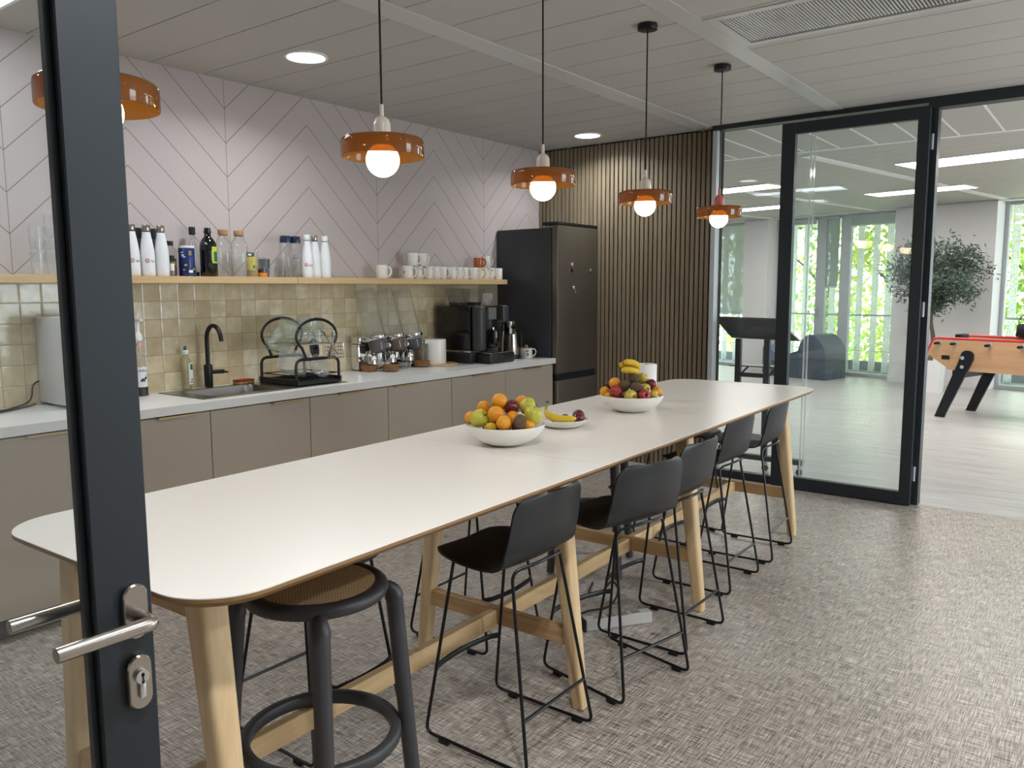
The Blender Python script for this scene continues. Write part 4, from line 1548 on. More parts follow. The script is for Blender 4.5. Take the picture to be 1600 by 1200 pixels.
add(t, 'leaf_print', mat('print_green', '#7aa36a', 0.5), lambda q: [disc_patch(q, 0.0374, a + 0.72 + 0.1 * i, 0.108 + 0.006 * i, 0.0032) for i in range(2)])
add(t, 'neck_label', mat('print_pink', '#d9a7a6', 0.5), lambda q: patch(q, 0.0152, a - 1.2, a + 1.2, 0.270, 0.286))
pm = add(t, 'pump', M_WHITEP, lambda q: (q.lathe([(0, 0.3002), (0.0200, 0.3002), (0.0205, 0.322), (0.013, 0.338), (0.008, 0.345), (0.008, 0.402), (0, 0.402)], 24), q.box(-0.010, -0.045, 0.402, 0.010, 0.014, 0.414, bev=0.003)))
add(t, 'dip_tube', M_PLASTIC, lambda q: q.cyl(0.004, 0.06, 0.299, 10))

# washing-up liquid
t = thing('dish_soap', 'clear washing-up liquid bottle with a green nozzle beside the tap', 'bottle', (2.512, 4.262, ZW), 0.35)
S2 = lambda r, z, sy=0.62: [(x, y, z) for x, y in [(r * math.cos(2 * PI * k / 28), r * sy * math.sin(2 * PI * k / 28)) for k in range(28)]]
M_SOAP = glass('soap_bottle', '#dfe0c8', 1.4, 0.28, '#b9b894')
add(t, 'body', M_SOAP, lambda q: q.loft([S2(0.032, 0), S2(0.034, 0.006), S2(0.035, 0.10), S2(0.0345, 0.165), S2(0.030, 0.185), S2(0.0165, 0.198, 0.9), S2(0.0155, 0.202, 1.0)]), 50)
add(t, 'label', M_WHITEP, lambda q: q.box(-0.004, -0.0228, 0.028, 0.029, -0.0218, 0.150, bev=0.0002, seg=1), 0)
add(t, 'green_patch', mat('print_forest', '#2f6b35', 0.5), lambda q: q.box(0.008, -0.0234, 0.112, 0.027, -0.0229, 0.144), 0)
add(t, 'red_patch', mat('print_rust', '#a3475a', 0.5), lambda q: (q.box(0.006, -0.0234, 0.038, 0.024, -0.0229, 0.046), q.box(0.012, -0.0234, 0.052, 0.024, -0.0229, 0.062)), 0)
add(t, 'collar', M_WHITEP, lambda q: q.cyl(0.0165, 0.2022, 0.226, 24, bev=0.002))
add(t, 'nozzle', mat('nozzle_green', '#155c43', 0.4), lambda q: q.lathe([(0, 0.2262), (0.009, 0.2262), (0.009, 0.240), (0.006, 0.250), (0, 0.252)], 18))

# tap
t = thing('tap', 'matt black swan-neck tap behind the sink', 'tap', (2.640, 4.243, ZW + 0.004))
add(t, 'base', M_BLKMT, lambda q: q.cyl(0.0245, 0, 0.130, 32, bev=0.002))
add(t, 'spout', M_BLKMT, lambda q: q.tube(spline([(0, 0, 0.130), (0, 0, 0.20), (0, 0, 0.280), (0, -0.013, 0.325), (0, -0.052, 0.356), (0, -0.100, 0.352), (0, -0.134, 0.318), (0, -0.148, 0.272)], 8), 0.0125, 16))
lv = add(t, 'lever', M_BLKMT, lambda q: q.tube([(0.02, -0.010, 0.086), (0.075, -0.050, 0.088)], 0.0125, 16))
add(lv, 'lever_pin', M_BLKMT, lambda q: q.tube([(0.075, -0.050, 0.086), (0.090, -0.062, 0.082)], 0.006, 10))

# sponge
t = thing('sponge', 'worn red and yellow scouring sponge behind the sink bowl', 'sponge', (2.842, 4.195, ZW + 0.004), 0.15)
add(t, 'foam', m_fruit('sponge_foam', '#a98442', '#7d6030', 60, 200, 0.6, 0.9), lambda q: q.box(-0.058, -0.03, 0.0, 0.058, 0.03, 0.020, bev=0.004))
add(t, 'scour_pad', m_fruit('scour_red', '#a02a22', '#7e1f1b', 90, 300, 0.6, 0.9), lambda q: q.box(-0.059, -0.031, 0.0202, 0.059, 0.031, 0.0285, bev=0.003))

# dish rack
dr = thing('dish_rack', 'two-tier black dish rack with ring-shaped ends on the drainer', 'dish rack', (3.100, 3.985, ZW + 0.0075))
q = B(); q.box(-0.165, -0.185, 0.0, 0.165, 0.185, 0.012, bev=0.004); q.box(-0.165, -0.185, 0.012, -0.153, 0.185, 0.035); q.box(0.153, -0.185, 0.012, 0.165, 0.185, 0.035)
for k in range(14):
    q.box(-0.152, -0.168 + k * 0.025, 0.0125, 0.152, -0.158 + k * 0.025, 0.020)
q.build('drip_tray', M_BLKPL, dr, smooth=0)
for s in (-1, 1):
    y0 = s * 0.165
    q = B()
    q.tube(bend([(-0.160, y0, 0.012), (-0.160, y0, 0.150), (0.160, y0, 0.150), (0.160, y0, 0.012)], 0.045, 6), 0.0075, 8, flat=(1, 1.3), up=(0, 1, 0))
    ring_ = [(0.085 * -1, y0, 0.157)] + [(0.150 * math.cos(a_), y0, 0.285 + 0.098 * 0 + 0.108 * 0 + 0.100 * math.sin(a_)) for a_ in [math.radians(222 - k * 12) for k in range(0, 23)]] + [(0.085, y0, 0.157)]
    q.tube(ring_, 0.0070, 8, flat=(1, 1.3), up=(0, 1, 0))
    q.build('end_frame', M_BLKMT, dr)
q = B()
def basket(z0, z1, hx, hy):
    q.tube([(-hx, -hy, z1), (hx, -hy, z1), (hx, hy, z1), (-hx, hy, z1)], 0.0030, 8, closed=True)
    q.tube([(-hx + .01, -hy + .01, z0), (hx - .01, -hy + .01, z0), (hx - .01, hy - .01, z0), (-hx + .01, hy - .01, z0)], 0.0022, 6, closed=True)
    n = 16
    for k in range(n + 1):
        y = -hy + 0.012 + (2 * hy - 0.024) * k / n
        q.tube([(-hx, y, z1), (-hx + 0.012, y, z0), (hx - 0.012, y, z0), (hx, y, z1)], 0.0014, 5)
basket(0.235, 0.275, 0.148, 0.163)
q.build('upper_basket', M_CHROME, dr)
q = B(); basket(0.026, 0.055, 0.150, 0.160); q.build('lower_rack', M_BLKMT, dr)
q = B()
for k in range(5):
    z = 0.150 + 0.022 * k
    q.tube([(0.05, -0.225, z), (0.150, -0.225, z), (0.150, -0.178, z), (0.05, -0.178, z)], 0.0015, 5, closed=True)
for k in range(6):
    x = 0.05 + 0.02 * k
    q.tube([(x, -0.225, 0.240), (x, -0.225, 0.150), (x, -0.178, 0.150), (x, -0.178, 0.240)], 0.0014, 5)
q.build('cutlery_basket', M_CHROME, dr)

RK = Vector((3.100, 3.985, ZW + 0.0075))
def open_box(q, w, d, h, th=0.003, r=0.02, taper=0.9):
    a_ = lambda k, z, e: [(x, y, z) for x, y in rrect(-w / 2 * k + e, -d / 2 * k + e, w / 2 * k - e, d / 2 * k - e, r * 0.8, 5)]
    q.loft([a_(1, h, th), a_(taper, th, th), ], cap=False)
    q.loft([a_(taper, 0, 0), a_(1, h, 0), a_(1.04, h, 0), a_(1.04, h + 0.004, 0), a_(1, h + 0.004, th)], cap=True)
t = thing('glass_dish', 'rectangular glass oven dish tipped on edge in the upper rack', 'dish', tuple(RK + Vector((-0.055, 0.045, 0.262))), rot=(math.radians(8), math.radians(-58), math.radians(-10)))
add(t, 'body', M_GLASSG, lambda q: open_box(q, 0.21, 0.16, 0.055, taper=0.92))
t = thing('glass_dish', 'smaller square glass box leaning right in the upper rack', 'dish', tuple(RK + Vector((0.095, 0.02, 0.310))), rot=(math.radians(-5), math.radians(28), math.radians(15)))
add(t, 'body', M_GLASSG, lambda q: open_box(q, 0.13, 0.13, 0.055, taper=0.92))
t = thing('glass_bowl', 'clear glass bowl resting upside down in the upper rack', 'bowl', tuple(RK + Vector((0.0, -0.06, 0.262))), rot=(math.radians(20), math.radians(12), 0))
add(t, 'body', M_GLASSG, lambda q: q.lathe([(0.060, 0.0), (0.056, 0.03), (0.040, 0.052), (0.0, 0.058), (0.0, 0.054), (0.037, 0.049), (0.052, 0.029), (0.057, 0.0)], 32), 50)
for k, (dx, dy, lab) in enumerate(((-0.02, 0.07, 'clear tumbler upside down in the upper rack, further back'), (0.055, -0.10, 'clear tumbler upside down in the upper rack, nearer the front'))):
    tumbler(lab, RK.x + dx, RK.y + dy, RK.z + 0.238, 0.026, 0.034, 0.085, M_GLASS, flip=True)
t = thing('plastic_tub', 'translucent plastic tub tipped on its side in the lower rack', 'tub', tuple(RK + Vector((-0.055, -0.02, 0.098))), rot=(math.radians(25), math.radians(-62), math.radians(20)))
add(t, 'body', M_PLASTIC, lambda q: open_box(q, 0.13, 0.17, 0.10, taper=0.88))
t = thing('plastic_bowl', 'pale translucent bowl leaning at the front of the lower rack', 'bowl', tuple(RK + Vector((0.005, -0.125, 0.088))), rot=(math.radians(62), math.radians(20), 0))
add(t, 'body', M_PLASTIC, lambda q: q.lathe([(0.0, 0.0), (0.035, 0.002), (0.060, 0.030), (0.068, 0.055), (0.071, 0.055), (0.063, 0.028), (0.037, -0.002), (0.0, -0.003)], 32), 50)
t = thing('plastic_bowl', 'blue-grey translucent bowl on its side at the right of the lower rack', 'bowl', tuple(RK + Vector((0.095, -0.05, 0.075))), rot=(math.radians(75), math.radians(-20), 0))
add(t, 'body', M_PLASTIC, lambda q: q.lathe([(0.0, 0.0), (0.035, 0.002), (0.054, 0.028), (0.060, 0.045), (0.063, 0.045), (0.057, 0.026), (0.037, -0.002), (0.0, -0.003)], 32), 50)
def spoon(label, loc, rot, L_=0.19, m=M_CHROME, name='spoon'):
    t = thing(name, label, 'cutlery', tuple(RK + Vector(loc)), rot=rot)
    q = B(); q.tube([(0, 0, 0), (L_ * 0.5, 0, 0.004), (L_ * 0.78, 0, 0)], [0.004, 0.0028, 0.003], 8, flat=(0.6, 1.2), up=(0, 0, 1)); q.build('handle', m, t)
    q = B(); q.ball(0.024, 0.015, 0.005, c=(L_ * 0.78 + 0.022, 0, 0)); q.build('bowl', m, t)
spoon('steel ladle lying slantwise across the front end of the rack', (0.135, -0.195, 0.165), (0, math.radians(-128), 0), 0.20)
spoon('steel spoon standing in the cutlery basket', (0.075, -0.20, 0.155), (0, math.radians(-80), 0.2), 0.15)
spoon('white plastic spoon lying at the front of the lower rack', (0.12, -0.11, 0.062), (0, 0, math.radians(200)), 0.12, M_WHITEP)
t = thing('pan_lid', 'black handled pot lid standing in the rack behind the cutlery basket', 'lid', tuple(RK + Vector((0.09, -0.03, 0.200))), rot=(math.radians(82), 0, math.radians(25)))
add(t, 'disc', M_BLKPL, lambda q: q.lathe([(0, 0.008), (0.03, 0.007), (0.062, 0.0), (0.062, -0.003), (0, 0.003)], 32), 50)
add(t, 'knob', M_BLKPL, lambda q: q.lathe([(0, 0.008), (0.006, 0.008), (0.012, 0.022), (0, 0.026)], 16))

# triple dry-food dispenser
dp = thing('cereal_dispenser', 'chrome dry-food dispenser with three leaning clear tubes', 'dispenser', (3.745, 4.045, ZW))
q = B(); q.box(0.0, 0.02, 0.0, 0.60, 0.245, 0.006, bev=0.002); q.build('base_plate', M_CHROME, dp)
q = B(); q.box(0.015, 0.150, 0.006, 0.585, 0.235, 0.190, bev=0.012); q.build('back_panel', M_CHROME, dp)
q = B(); q.box(0.015, 0.135, 0.190, 0.585, 0.235, 0.240, bev=0.008); q.build('cross_bar', M_CHROME, dp)
FILL = [mat('oat_flakes', '#4b4643', 0.8, var=0.3, nscale=250, bump=0.4), mat('brown_flakes', '#5a4136', 0.8, var=0.35, nscale=250, bump=0.4), mat('slate_seeds', '#33373e', 0.8, var=0.3, nscale=300, bump=0.3)]
for k in range(3):
    cx = 0.115 + 0.180 * k
    MT = TR(cx, 0.075, 0.215) @ RX(math.radians(-18))
    q = B(); q.M = MT
    q.lathe([(0.064, 0.02), (0.064, 0.345), (0.068, 0.346), (0.068, 0.02)], 36)
    q.build('tube', M_GLASS, dp, smooth=50)
    q = B(); q.M = MT
    q.lathe([(0, 0.347), (0.072, 0.347), (0.072, 0.360), (0.064, 0.366), (0.060, 0.362), (0, 0.362)], 36); q.build('lid', M_GLASS, dp)
    q = B(); q.M = MT
    q.lathe([(0.064, 0.022), (0.076, 0.022), (0.077, 0.008), (0.070, -0.004), (0.064, -0.004), (0.064, 0.022)], 36); q.build('collar', M_CHROME, dp)
    q = B(); q.M = MT
    q.lathe([(0.066, -0.004), (0.060, -0.06), (0.050, -0.088), (0.0, -0.094)], 32); q.build('hopper', M_GLASS, dp, smooth=50)
    q = B(); q.M = MT
    q.lathe([(0, -0.006 - 0.006 * k), (0.060, -0.006 - 0.006 * k), (0.055, -0.058), (0.046, -0.083), (0.0, -0.088)], 28); q.build('fill', FILL[k], dp)
    q = B(); q.tube([(cx + 0.066, 0.060, 0.175), (cx + 0.100, 0.060, 0.175)], 0.006, 10); q.ball(0.016, 0.020, 0.020, c=(cx + 0.105, 0.060, 0.175), n=14, m=8); q.build('turn_knob', M_CHROME, dp)
    q = B(); q.M = TR(cx, 0.125, 0.10); q.lathe([(0, 0.055), (0.02, 0.045), (0.040, 0.0), (0.044, -0.05), (0.040, -0.05), (0.03, 0.0), (0, 0.04)], 24); q.build('chute', M_CHROME, dp, smooth=50)
M_BOWLW = wood('bowl_wood', '#9a6f42', '#6f4c2b', 0, 0.5, 2)
for k, (x, y, lab) in enumerate(((3.800, 4.130, 'wooden bowl at the left under the cereal dispenser'), (3.905, 4.030, 'wooden bowl in front of the left dispenser tube'), (4.265, 4.075, 'wooden bowl at the right end of the dispenser, by the white pitcher'))):
    if k == 0:
        wb_ = thing('wooden_bowl', lab, 'bowl', (x, y, ZW + 0.0065), group='wooden bowls under the dispenser')
        add(wb_, 'body', M_BOWLW, lambda q: q.lathe([(0, 0.008), (0.045, 0.010), (0.055, 0.040), (0.059, 0.040), (0.058, 0.010), (0.050, 0.0), (0, 0.0)], 36), 50)
    else:
        dup(wb_, (x, y, ZW + 0.0065), 1.1 * k, lab)
t = thing('glass_bowl', 'small clear glass bowl under the middle dispenser tube', 'bowl', (4.075, 4.060, ZW + 0.0065))
add(t, 'body', M_GLASS, lambda q: q.lathe([(0, 0.004), (0.036, 0.006), (0.050, 0.045), (0.053, 0.045), (0.040, 0.0), (0, 0.0)], 32), 50)

# white pitcher on a round board
bd = thing('round_board', 'round wooden board under the white pitcher', 'board', (4.470, 4.105, ZW))
add(bd, 'body', M_SHELF, lambda q: q.cyl(0.150, 0, 0.012, 48, bev=0.004))
t = thing('pitcher', 'plain white pitcher with a small spout on a round board', 'pitcher', (4.440, 4.105, ZW + 0.0122))
add(t, 'body', M_WHITE, lambda q: q.lathe([(0, 0.006), (0.075, 0.006), (0.078, 0.01), (0.079, 0.178), (0.081, 0.181), (0.083, 0.178), (0.0835, 0.012), (0.080, 0.0), (0, 0.0)], 48), 50)
add(t, 'spout', M_WHITE, lambda q: q.loft([[(-0.078, -0.022, 0.180), (-0.078, 0.022, 0.180), (-0.080, 0.016, 0.140), (-0.080, -0.016, 0.140)], [(-0.104, -0.004, 0.182), (-0.104, 0.004, 0.182), (-0.092, 0.003, 0.160), (-0.092, -0.003, 0.160)]]))
add(t, 'lid', M_WHITE, lambda q: q.cyl(0.0775, 0.1775, 0.1805, 48))

# coffee machine
cm = thing('coffee_machine', 'black bean-to-cup coffee machine with two bean hoppers', 'coffee machine', (4.640, 3.800, ZW))
q = B(); q.box(0.0, 0.13, 0.100, 0.375, 0.470, 0.440, bev=0.012); q.build('body', M_BLACK, cm)
q = B(); q.box(-0.004, 0.125, 0.0, 0.379, 0.470, 0.085, bev=0.008)
q.box(0.060, -0.020, 0.0, 0.372, 0.130, 0.080, bev=0.018); q.build('base', M_BLKPL, cm)
q = B(); q.box(-0.002, 0.122, 0.0852, 0.100, 0.470, 0.0998); q.box(0.070, -0.012, 0.0802, 0.362, 0.125, 0.0860, bev=0.002); q.build('drip_tray', M_CHROME, cm, smooth=0)
q = B(); q.box(0.010, 0.035, 0.095, 0.095, 0.1295, 0.440, bev=0.030, seg=4); q.build('front_cheek', M_GRYPL, cm)
q = B(); q.box(0.290, 0.035, 0.30, 0.375, 0.1295, 0.440, bev=0.02, seg=3); q.build('front_cheek', M_GRYPL, cm)
q = B(); q.box(0.095, 0.045, 0.255, 0.292, 0.1298, 0.440, bev=0.010); fp = q.build('front_panel', M_BLACK, cm)
q = B(); q.box(0.120, 0.0425, 0.335, 0.215, 0.0448, 0.425, bev=0.0005, seg=1); q.build('display', mat('display_grey', '#6b706c', 0.25), fp, smooth=0)
q = B(); q.box(0.160, 0.020, 0.150, 0.205, 0.065, 0.254, bev=0.008); q.build('coffee_spout', M_BLKPL, cm)
q = B(); q.box(0.172, 0.014, 0.190, 0.192, 0.021, 0.240, bev=0.003); q.cyl(0.010, 0.258, 0.275, 16, TR(0.168, 0.04, 0)); q.build('spout_trim', M_CHROME, cm)
q = B(); q.box(0.320, -0.010, 0.210, 0.392, 0.060, 0.320, bev=0.012); q.build('milk_unit', M_CHROME, cm)
q = B(); q.tube([(0.356, -0.012, 0.270), (0.356, -0.022, 0.270)], 0.018, 20); q.build('dial', M_BLACK, cm)
q = B(); q.box(0.335, 0.010, 0.088, 0.380, 0.055, 0.209, bev=0.004); q.build('milk_pipe', mat('bronze_metal', '#6f675c', 0.35, 0.8), cm)
M_SMOKE = glass('smoked_hopper', '#c4c2c0', 1.4, 0.22, '#8d8a87')
for x, w_ in ((0.085, 0.078), (0.262, 0.066)):
    q = B()
    rr = lambda e, z: [(x_, y_, z) for x_, y_ in rrect(x - w_ - e, 0.240 - e, x + w_ + e, 0.390 + e, 0.03, 5)]
    q.loft([rr(-0.018, 0.4405), rr(0.0, 0.560)], cap=False); h_ = q.build('bean_hopper', M_SMOKE, cm)
    q = B(); q.loft([rr(0.002, 0.5605), rr(0.004, 0.563), rr(0.002, 0.570)]); q.build('hopper_lid', M_SMOKE, h_)
    q = B(); q.loft([rr(-0.021, 0.4410), rr(-0.0165, 0.463)]); q.build('beans', mat('coffee_beans', '#1d1512', 0.5, var=0.5, nscale=150, bump=0.6), h_)
t = thing('cut_glass', 'small cut-glass tumbler on top of the coffee machine', 'glass', (4.968, 4.020, ZW + 0.4405))
add(t, 'body', glass('cut_crystal', '#e9e4e0', 3.0, 0.22, '#e8e4e2'), lambda q: q.lathe([(0, 0.012), (0.020, 0.012), (0.036, 0.035), (0.042, 0.060), (0.038, 0.092), (0.041, 0.092), (0.046, 0.060), (0.040, 0.033), (0.024, 0.008), (0.026, 0.0), (0, 0.0)], 12), 0)

# kettle and the decorated mug
t = thing('kettle', 'steel kettle with black base and handle between coffee machine and fridge', 'kettle', (5.215, 3.985, ZW))
add(t, 'power_base', M_BLKPL, lambda q: q.cyl(0.080, 0.0, 0.030, 36, bev=0.004))
add(t, 'body', M_STEEL, lambda q: q.lathe([(0, 0.031), (0.077, 0.031), (0.079, 0.04), (0.072, 0.14), (0.062, 0.222), (0.050, 0.226), (0, 0.228)], 40), 50)
add(t, 'handle', M_BLKPL, lambda q: q.tube(bend([(0.060, -0.005, 0.212), (0.128, -0.010, 0.215), (0.134, -0.012, 0.07), (0.072, -0.005, 0.065)], 0.03, 5), 0.011, 12))
add(t, 'lid_knob', M_BLKPL, lambda q: q.cyl(0.016, 0.228, 0.242, 20, bev=0.003))
t = thing('mug', 'white mug with small picture and pink topped lid, in front of the kettle', 'mug', (5.300, 3.885, ZW), math.radians(-35))
dm = t
add(t, 'body', M_WHITE, lambda q: q.lathe([(0, 0.004), (0.044, 0.004), (0.047, 0.010), (0.0475, 0.082), (0.049, 0.083), (0.0505, 0.081), (0.0505, 0.008), (0.047, 0.0), (0, 0.0)], 36), 50)
add(t, 'handle', M_WHITE, lambda q: q.tube(spline([(0.048, 0, 0.072), (0.070, 0, 0.074), (0.084, 0, 0.050), (0.072, 0, 0.024), (0.048, 0, 0.014)], 6), 0.0055, 10))
add(t, 'lid', M_WHITE, lambda q: q.lathe([(0, 0.088), (0.040, 0.086), (0.048, 0.0835), (0, 0.0835)], 32))
add(t, 'lid_knob', mat('pink_knob', '#d9a08c', 0.4), lambda q: q.lathe([(0, 0.088), (0.008, 0.088), (0.014, 0.100), (0.010, 0.108), (0, 0.110)], 18))
a = az_cam(5.30, 3.885) + math.radians(35)
add(t, 'picture', mat('print_sepia', '#8a7a52', 0.6), lambda q: (patch(q, 0.0507, a + 0.05, a + 0.42, 0.020, 0.048), patch(q, 0.0507, a - 0.1, a + 0.4, 0.056, 0.070)))
add(t, 'picture_blue', mat('print_sky', '#9fb4d8', 0.6), lambda q: patch(q, 0.0507, a - 0.32, a - 0.12, 0.015, 0.060))

# ================================================================== FRUIT
M_ORANGE = m_fruit('orange_skin', '#e39f24', '#dc8c16', 12, 220, 0.25, 0.42, coat=0.05)
M_APPLEG = m_fruit('apple_green', '#b9b53e', '#c6bb4c', 25, 60, 0.03, 0.28, coat=0.2)
M_APPLEY = m_fruit('apple_yellow', '#c9b452', '#b3a643', 25, 60, 0.03, 0.3, coat=0.2)
M_APPLER = m_fruit('apple_red', '#8c1c22', '#a83a2c', 18, 60, 0.03, 0.25, coat=0.3)
M_PLUM = m_fruit('plum_skin', '#551420', '#6e1c26', 14, 60, 0.03, 0.3, coat=0.2)
M_KIWI = m_fruit('kiwi_skin', '#66503a', '#57432f', 30, 350, 0.5, 0.85)
M_LEMON = m_fruit('lemon_skin', '#d8b52f', '#cda62a', 20, 160, 0.2, 0.45)
M_BAN = m_fruit('banana_skin', '#dcb62c', '#c8a528', 14, 60, 0.05, 0.45, 0.3, 0.7)
M_BANG = m_fruit('banana_stem', '#a7a338', '#6d6a22', 40, 80, 0.1, 0.5)
M_STALK = mat('stalk_brown', '#3d2c1b', 0.7)
FR = {}
def fruit_proto(kind, r):
    """builds a fruit of radius r with its parts, upright at the origin"""
    t = thing(kind, '', 'fruit')
    if kind == 'orange':
        add(t, 'flesh', M_ORANGE, lambda q: q.lathe([(0, -r * 0.95), (r * 0.10, -r * 0.955)] + [(r * math.cos(a_), r * 0.97 * math.sin(a_)) for a_ in [math.radians(-82 + 164 * k / 16) for k in range(17)]] + [(r * 0.06, r * 0.945), (0, r * 0.935)], 28), 60)
        add(t, 'navel', mat('navel_green', '#7b6a2c', 0.7), lambda q: q.ball(r * 0.07, r * 0.07, r * 0.03, c=(0, 0, r * 0.945), n=10, m=6))
    elif kind in ('green_apple', 'yellow_apple', 'red_apple'):
        m = {'green_apple': M_APPLEG, 'yellow_apple': M_APPLEY, 'red_apple': M_APPLER}[kind]
        P = [(0, -0.70), (0.12, -0.78), (0.30, -0.88), (0.50, -0.86), (0.72, -0.66), (0.90, -0.30), (0.99, 0.05), (0.98, 0.36), (0.86, 0.66), (0.62, 0.84), (0.38, 0.86), (0.20, 0.76), (0.08, 0.62), (0, 0.58)]
        sp_ = spline([(x, y, 0) for x, y in P], 3)
        add(t, 'flesh', m, lambda q: q.lathe([(max(0, p.x) * r if i not in (0, len(sp_) - 1) else 0, p.y * r) for i, p in enumerate(sp_)], 28), 70)
        add(t, 'stalk', M_STALK, lambda q: q.tube([(0, 0, r * 0.60), (r * 0.05, 0, r * 0.85), (r * 0.14, 0, r * 1.05)], r * 0.045, 8))
        add(t, 'calyx', M_STALK, lambda q: q.ball(r * 0.13, r * 0.13, r * 0.06, c=(0, 0, -r * 0.74), n=10, m=6))
    elif kind == 'plum':
        add(t, 'flesh', M_PLUM, lambda q: q.ball(r, r, r * 1.06), 70)
        add(t, 'stalk_dimple', M_STALK, lambda q: q.ball(r * 0.09, r * 0.09, r * 0.05, c=(0, 0, r * 1.045), n=10, m=6))
    elif kind == 'kiwi':
        add(t, 'flesh', M_KIWI, lambda q: q.ball(r, r * 0.94, r * 1.18), 70)
        add(t, 'tip', M_STALK, lambda q: q.lathe([(0, r * 1.22), (r * 0.10, r * 1.20), (r * 0.16, r * 1.155), (0, r * 1.14)], 10))
    elif kind == 'lemon':
        add(t, 'flesh', M_LEMON, lambda q: q.lathe([(0, -1.35 * r), (0.14 * r, -1.30 * r), (0.25 * r, -1.15 * r)] + [(r * math.cos(a_), 1.15 * r * math.sin(a_)) for a_ in [math.radians(-70 + 140 * k / 14) for k in range(15)]] + [(0.25 * r, 1.15 * r), (0.14 * r, 1.30 * r), (0, 1.35 * r)], 24), 60)
    return t
def fruit(kind, label, x, y, z, r, rot=(0, 0, 0), group=None):
    """first of each kind is built, later ones are scaled copies of it"""
    r0 = {'orange': 0.030, 'green_apple': 0.035, 'yellow_apple': 0.030, 'red_apple': 0.030, 'plum': 0.027, 'kiwi': 0.025, 'lemon': 0.020}[kind]
    if kind not in FR:
        FR[kind] = fruit_proto(kind, r0)
        o = FR[kind]
    else:
        o = copy_tree(FR[kind])
    o.location = (x, y, z)
    o.rotation_euler = tuple(math.radians(a_) for a_ in rot)
    s_ = r / r0
    o.scale = (s_, s_, s_)
    o['label'] = label
    if group:
        o['group'] = group
    elif 'group' in o:
        del o['group']
    return o
ZT = 0.9002
def make_bowl(label, x, y):
    t = thing('fruit_bowl', label, 'bowl', (x, y, ZT), group='white fruit bowls')
    add(t, 'body', M_WHITE, lambda q: q.lathe([(0, 0.008), (0.055, 0.009), (0.090, 0.019), (0.122, 0.038), (0.145, 0.064), (0.1515, 0.080), (0.1535, 0.0820), (0.1555, 0.080), (0.150, 0.061), (0.127, 0.034), (0.094, 0.013), (0.066, 0.002), (0.058, 0.0), (0, 0.0)], 64), 60)
    return t
B1 = make_bowl('white fruit bowl heaped with oranges and green apples, nearer the camera', 2.432, 1.885)
B2 = dup(B1, (3.468, 1.900, ZT), 0, 'white fruit bowl topped with bananas, farther along the table')
G1, G2 = 'fruit in the nearer bowl', 'fruit in the farther bowl'
for kind, lab, x, y, z, r, rot in (
    ('orange', 'orange at the very top of the heap in the nearer bowl', 2.412, 1.897, 1.070, 0.0310, (20, 10, 0)),
    ('orange', 'orange peeking out behind the topmost orange of the nearer bowl', 2.476, 1.935, 1.050, 0.0265, (60, 10, 0)),
    ('orange', 'orange at the back left of the nearer bowl, below the top one', 2.400, 1.965, 1.040, 0.0280, (-30, 50, 0)),
    ('orange', 'large orange in the middle front of the heap, right of the left apple', 2.357, 1.871, 1.028, 0.0327, (-15, 20, 0)),
    ('orange', 'orange at the left rim of the nearer bowl, behind the left apple', 2.356, 1.992, 1.003, 0.0270, (40, -20, 0)),
    ('orange', 'orange at the front rim of the nearer bowl, left of the kiwi', 2.337, 1.817, 1.003, 0.0295, (30, -15, 20)),
    ('orange', 'orange tucked behind the kiwi in the nearer bowl', 2.412, 1.832, 1.010, 0.0280, (0, 40, 0)),
    ('orange', 'orange at the upper right back of the nearer bowl', 2.532, 1.878, 1.053, 0.0275, (10, 70, 0)),
    ('orange', 'orange low at the right front rim of the nearer bowl, right of the kiwi', 2.425, 1.765, 0.983, 0.0230, (80, 0, 0)),
    ('plum', 'dark red plum in the middle of the nearer bowl under the top orange', 2.440, 1.860, 1.045, 0.0290, (30, 20, 0)),
    ('green_apple', 'yellow-green apple at the left front of the nearer bowl', 2.326, 1.928, 1.010, 0.0355, (55, -25, 30)),
    ('green_apple', 'yellow-green apple high on the right of the nearer bowl', 2.490, 1.818, 1.046, 0.0345, (50, 65, 0)),
    ('green_apple', 'yellow-green apple with its stalk up at the right rim of the nearer bowl', 2.453, 1.765, 1.020, 0.0362, (8, -6, 60)),
    ('lemon', 'yellow lemon low at the front rim of the nearer bowl', 2.326, 1.872, 0.981, 0.0205, (90, 0, 55)),
    ('kiwi', 'brown kiwi standing at the front rim of the nearer bowl', 2.372, 1.770, 1.004, 0.0262, (8, 10, 0))):
    fruit(kind, lab, x, y, z, r, rot, G1)
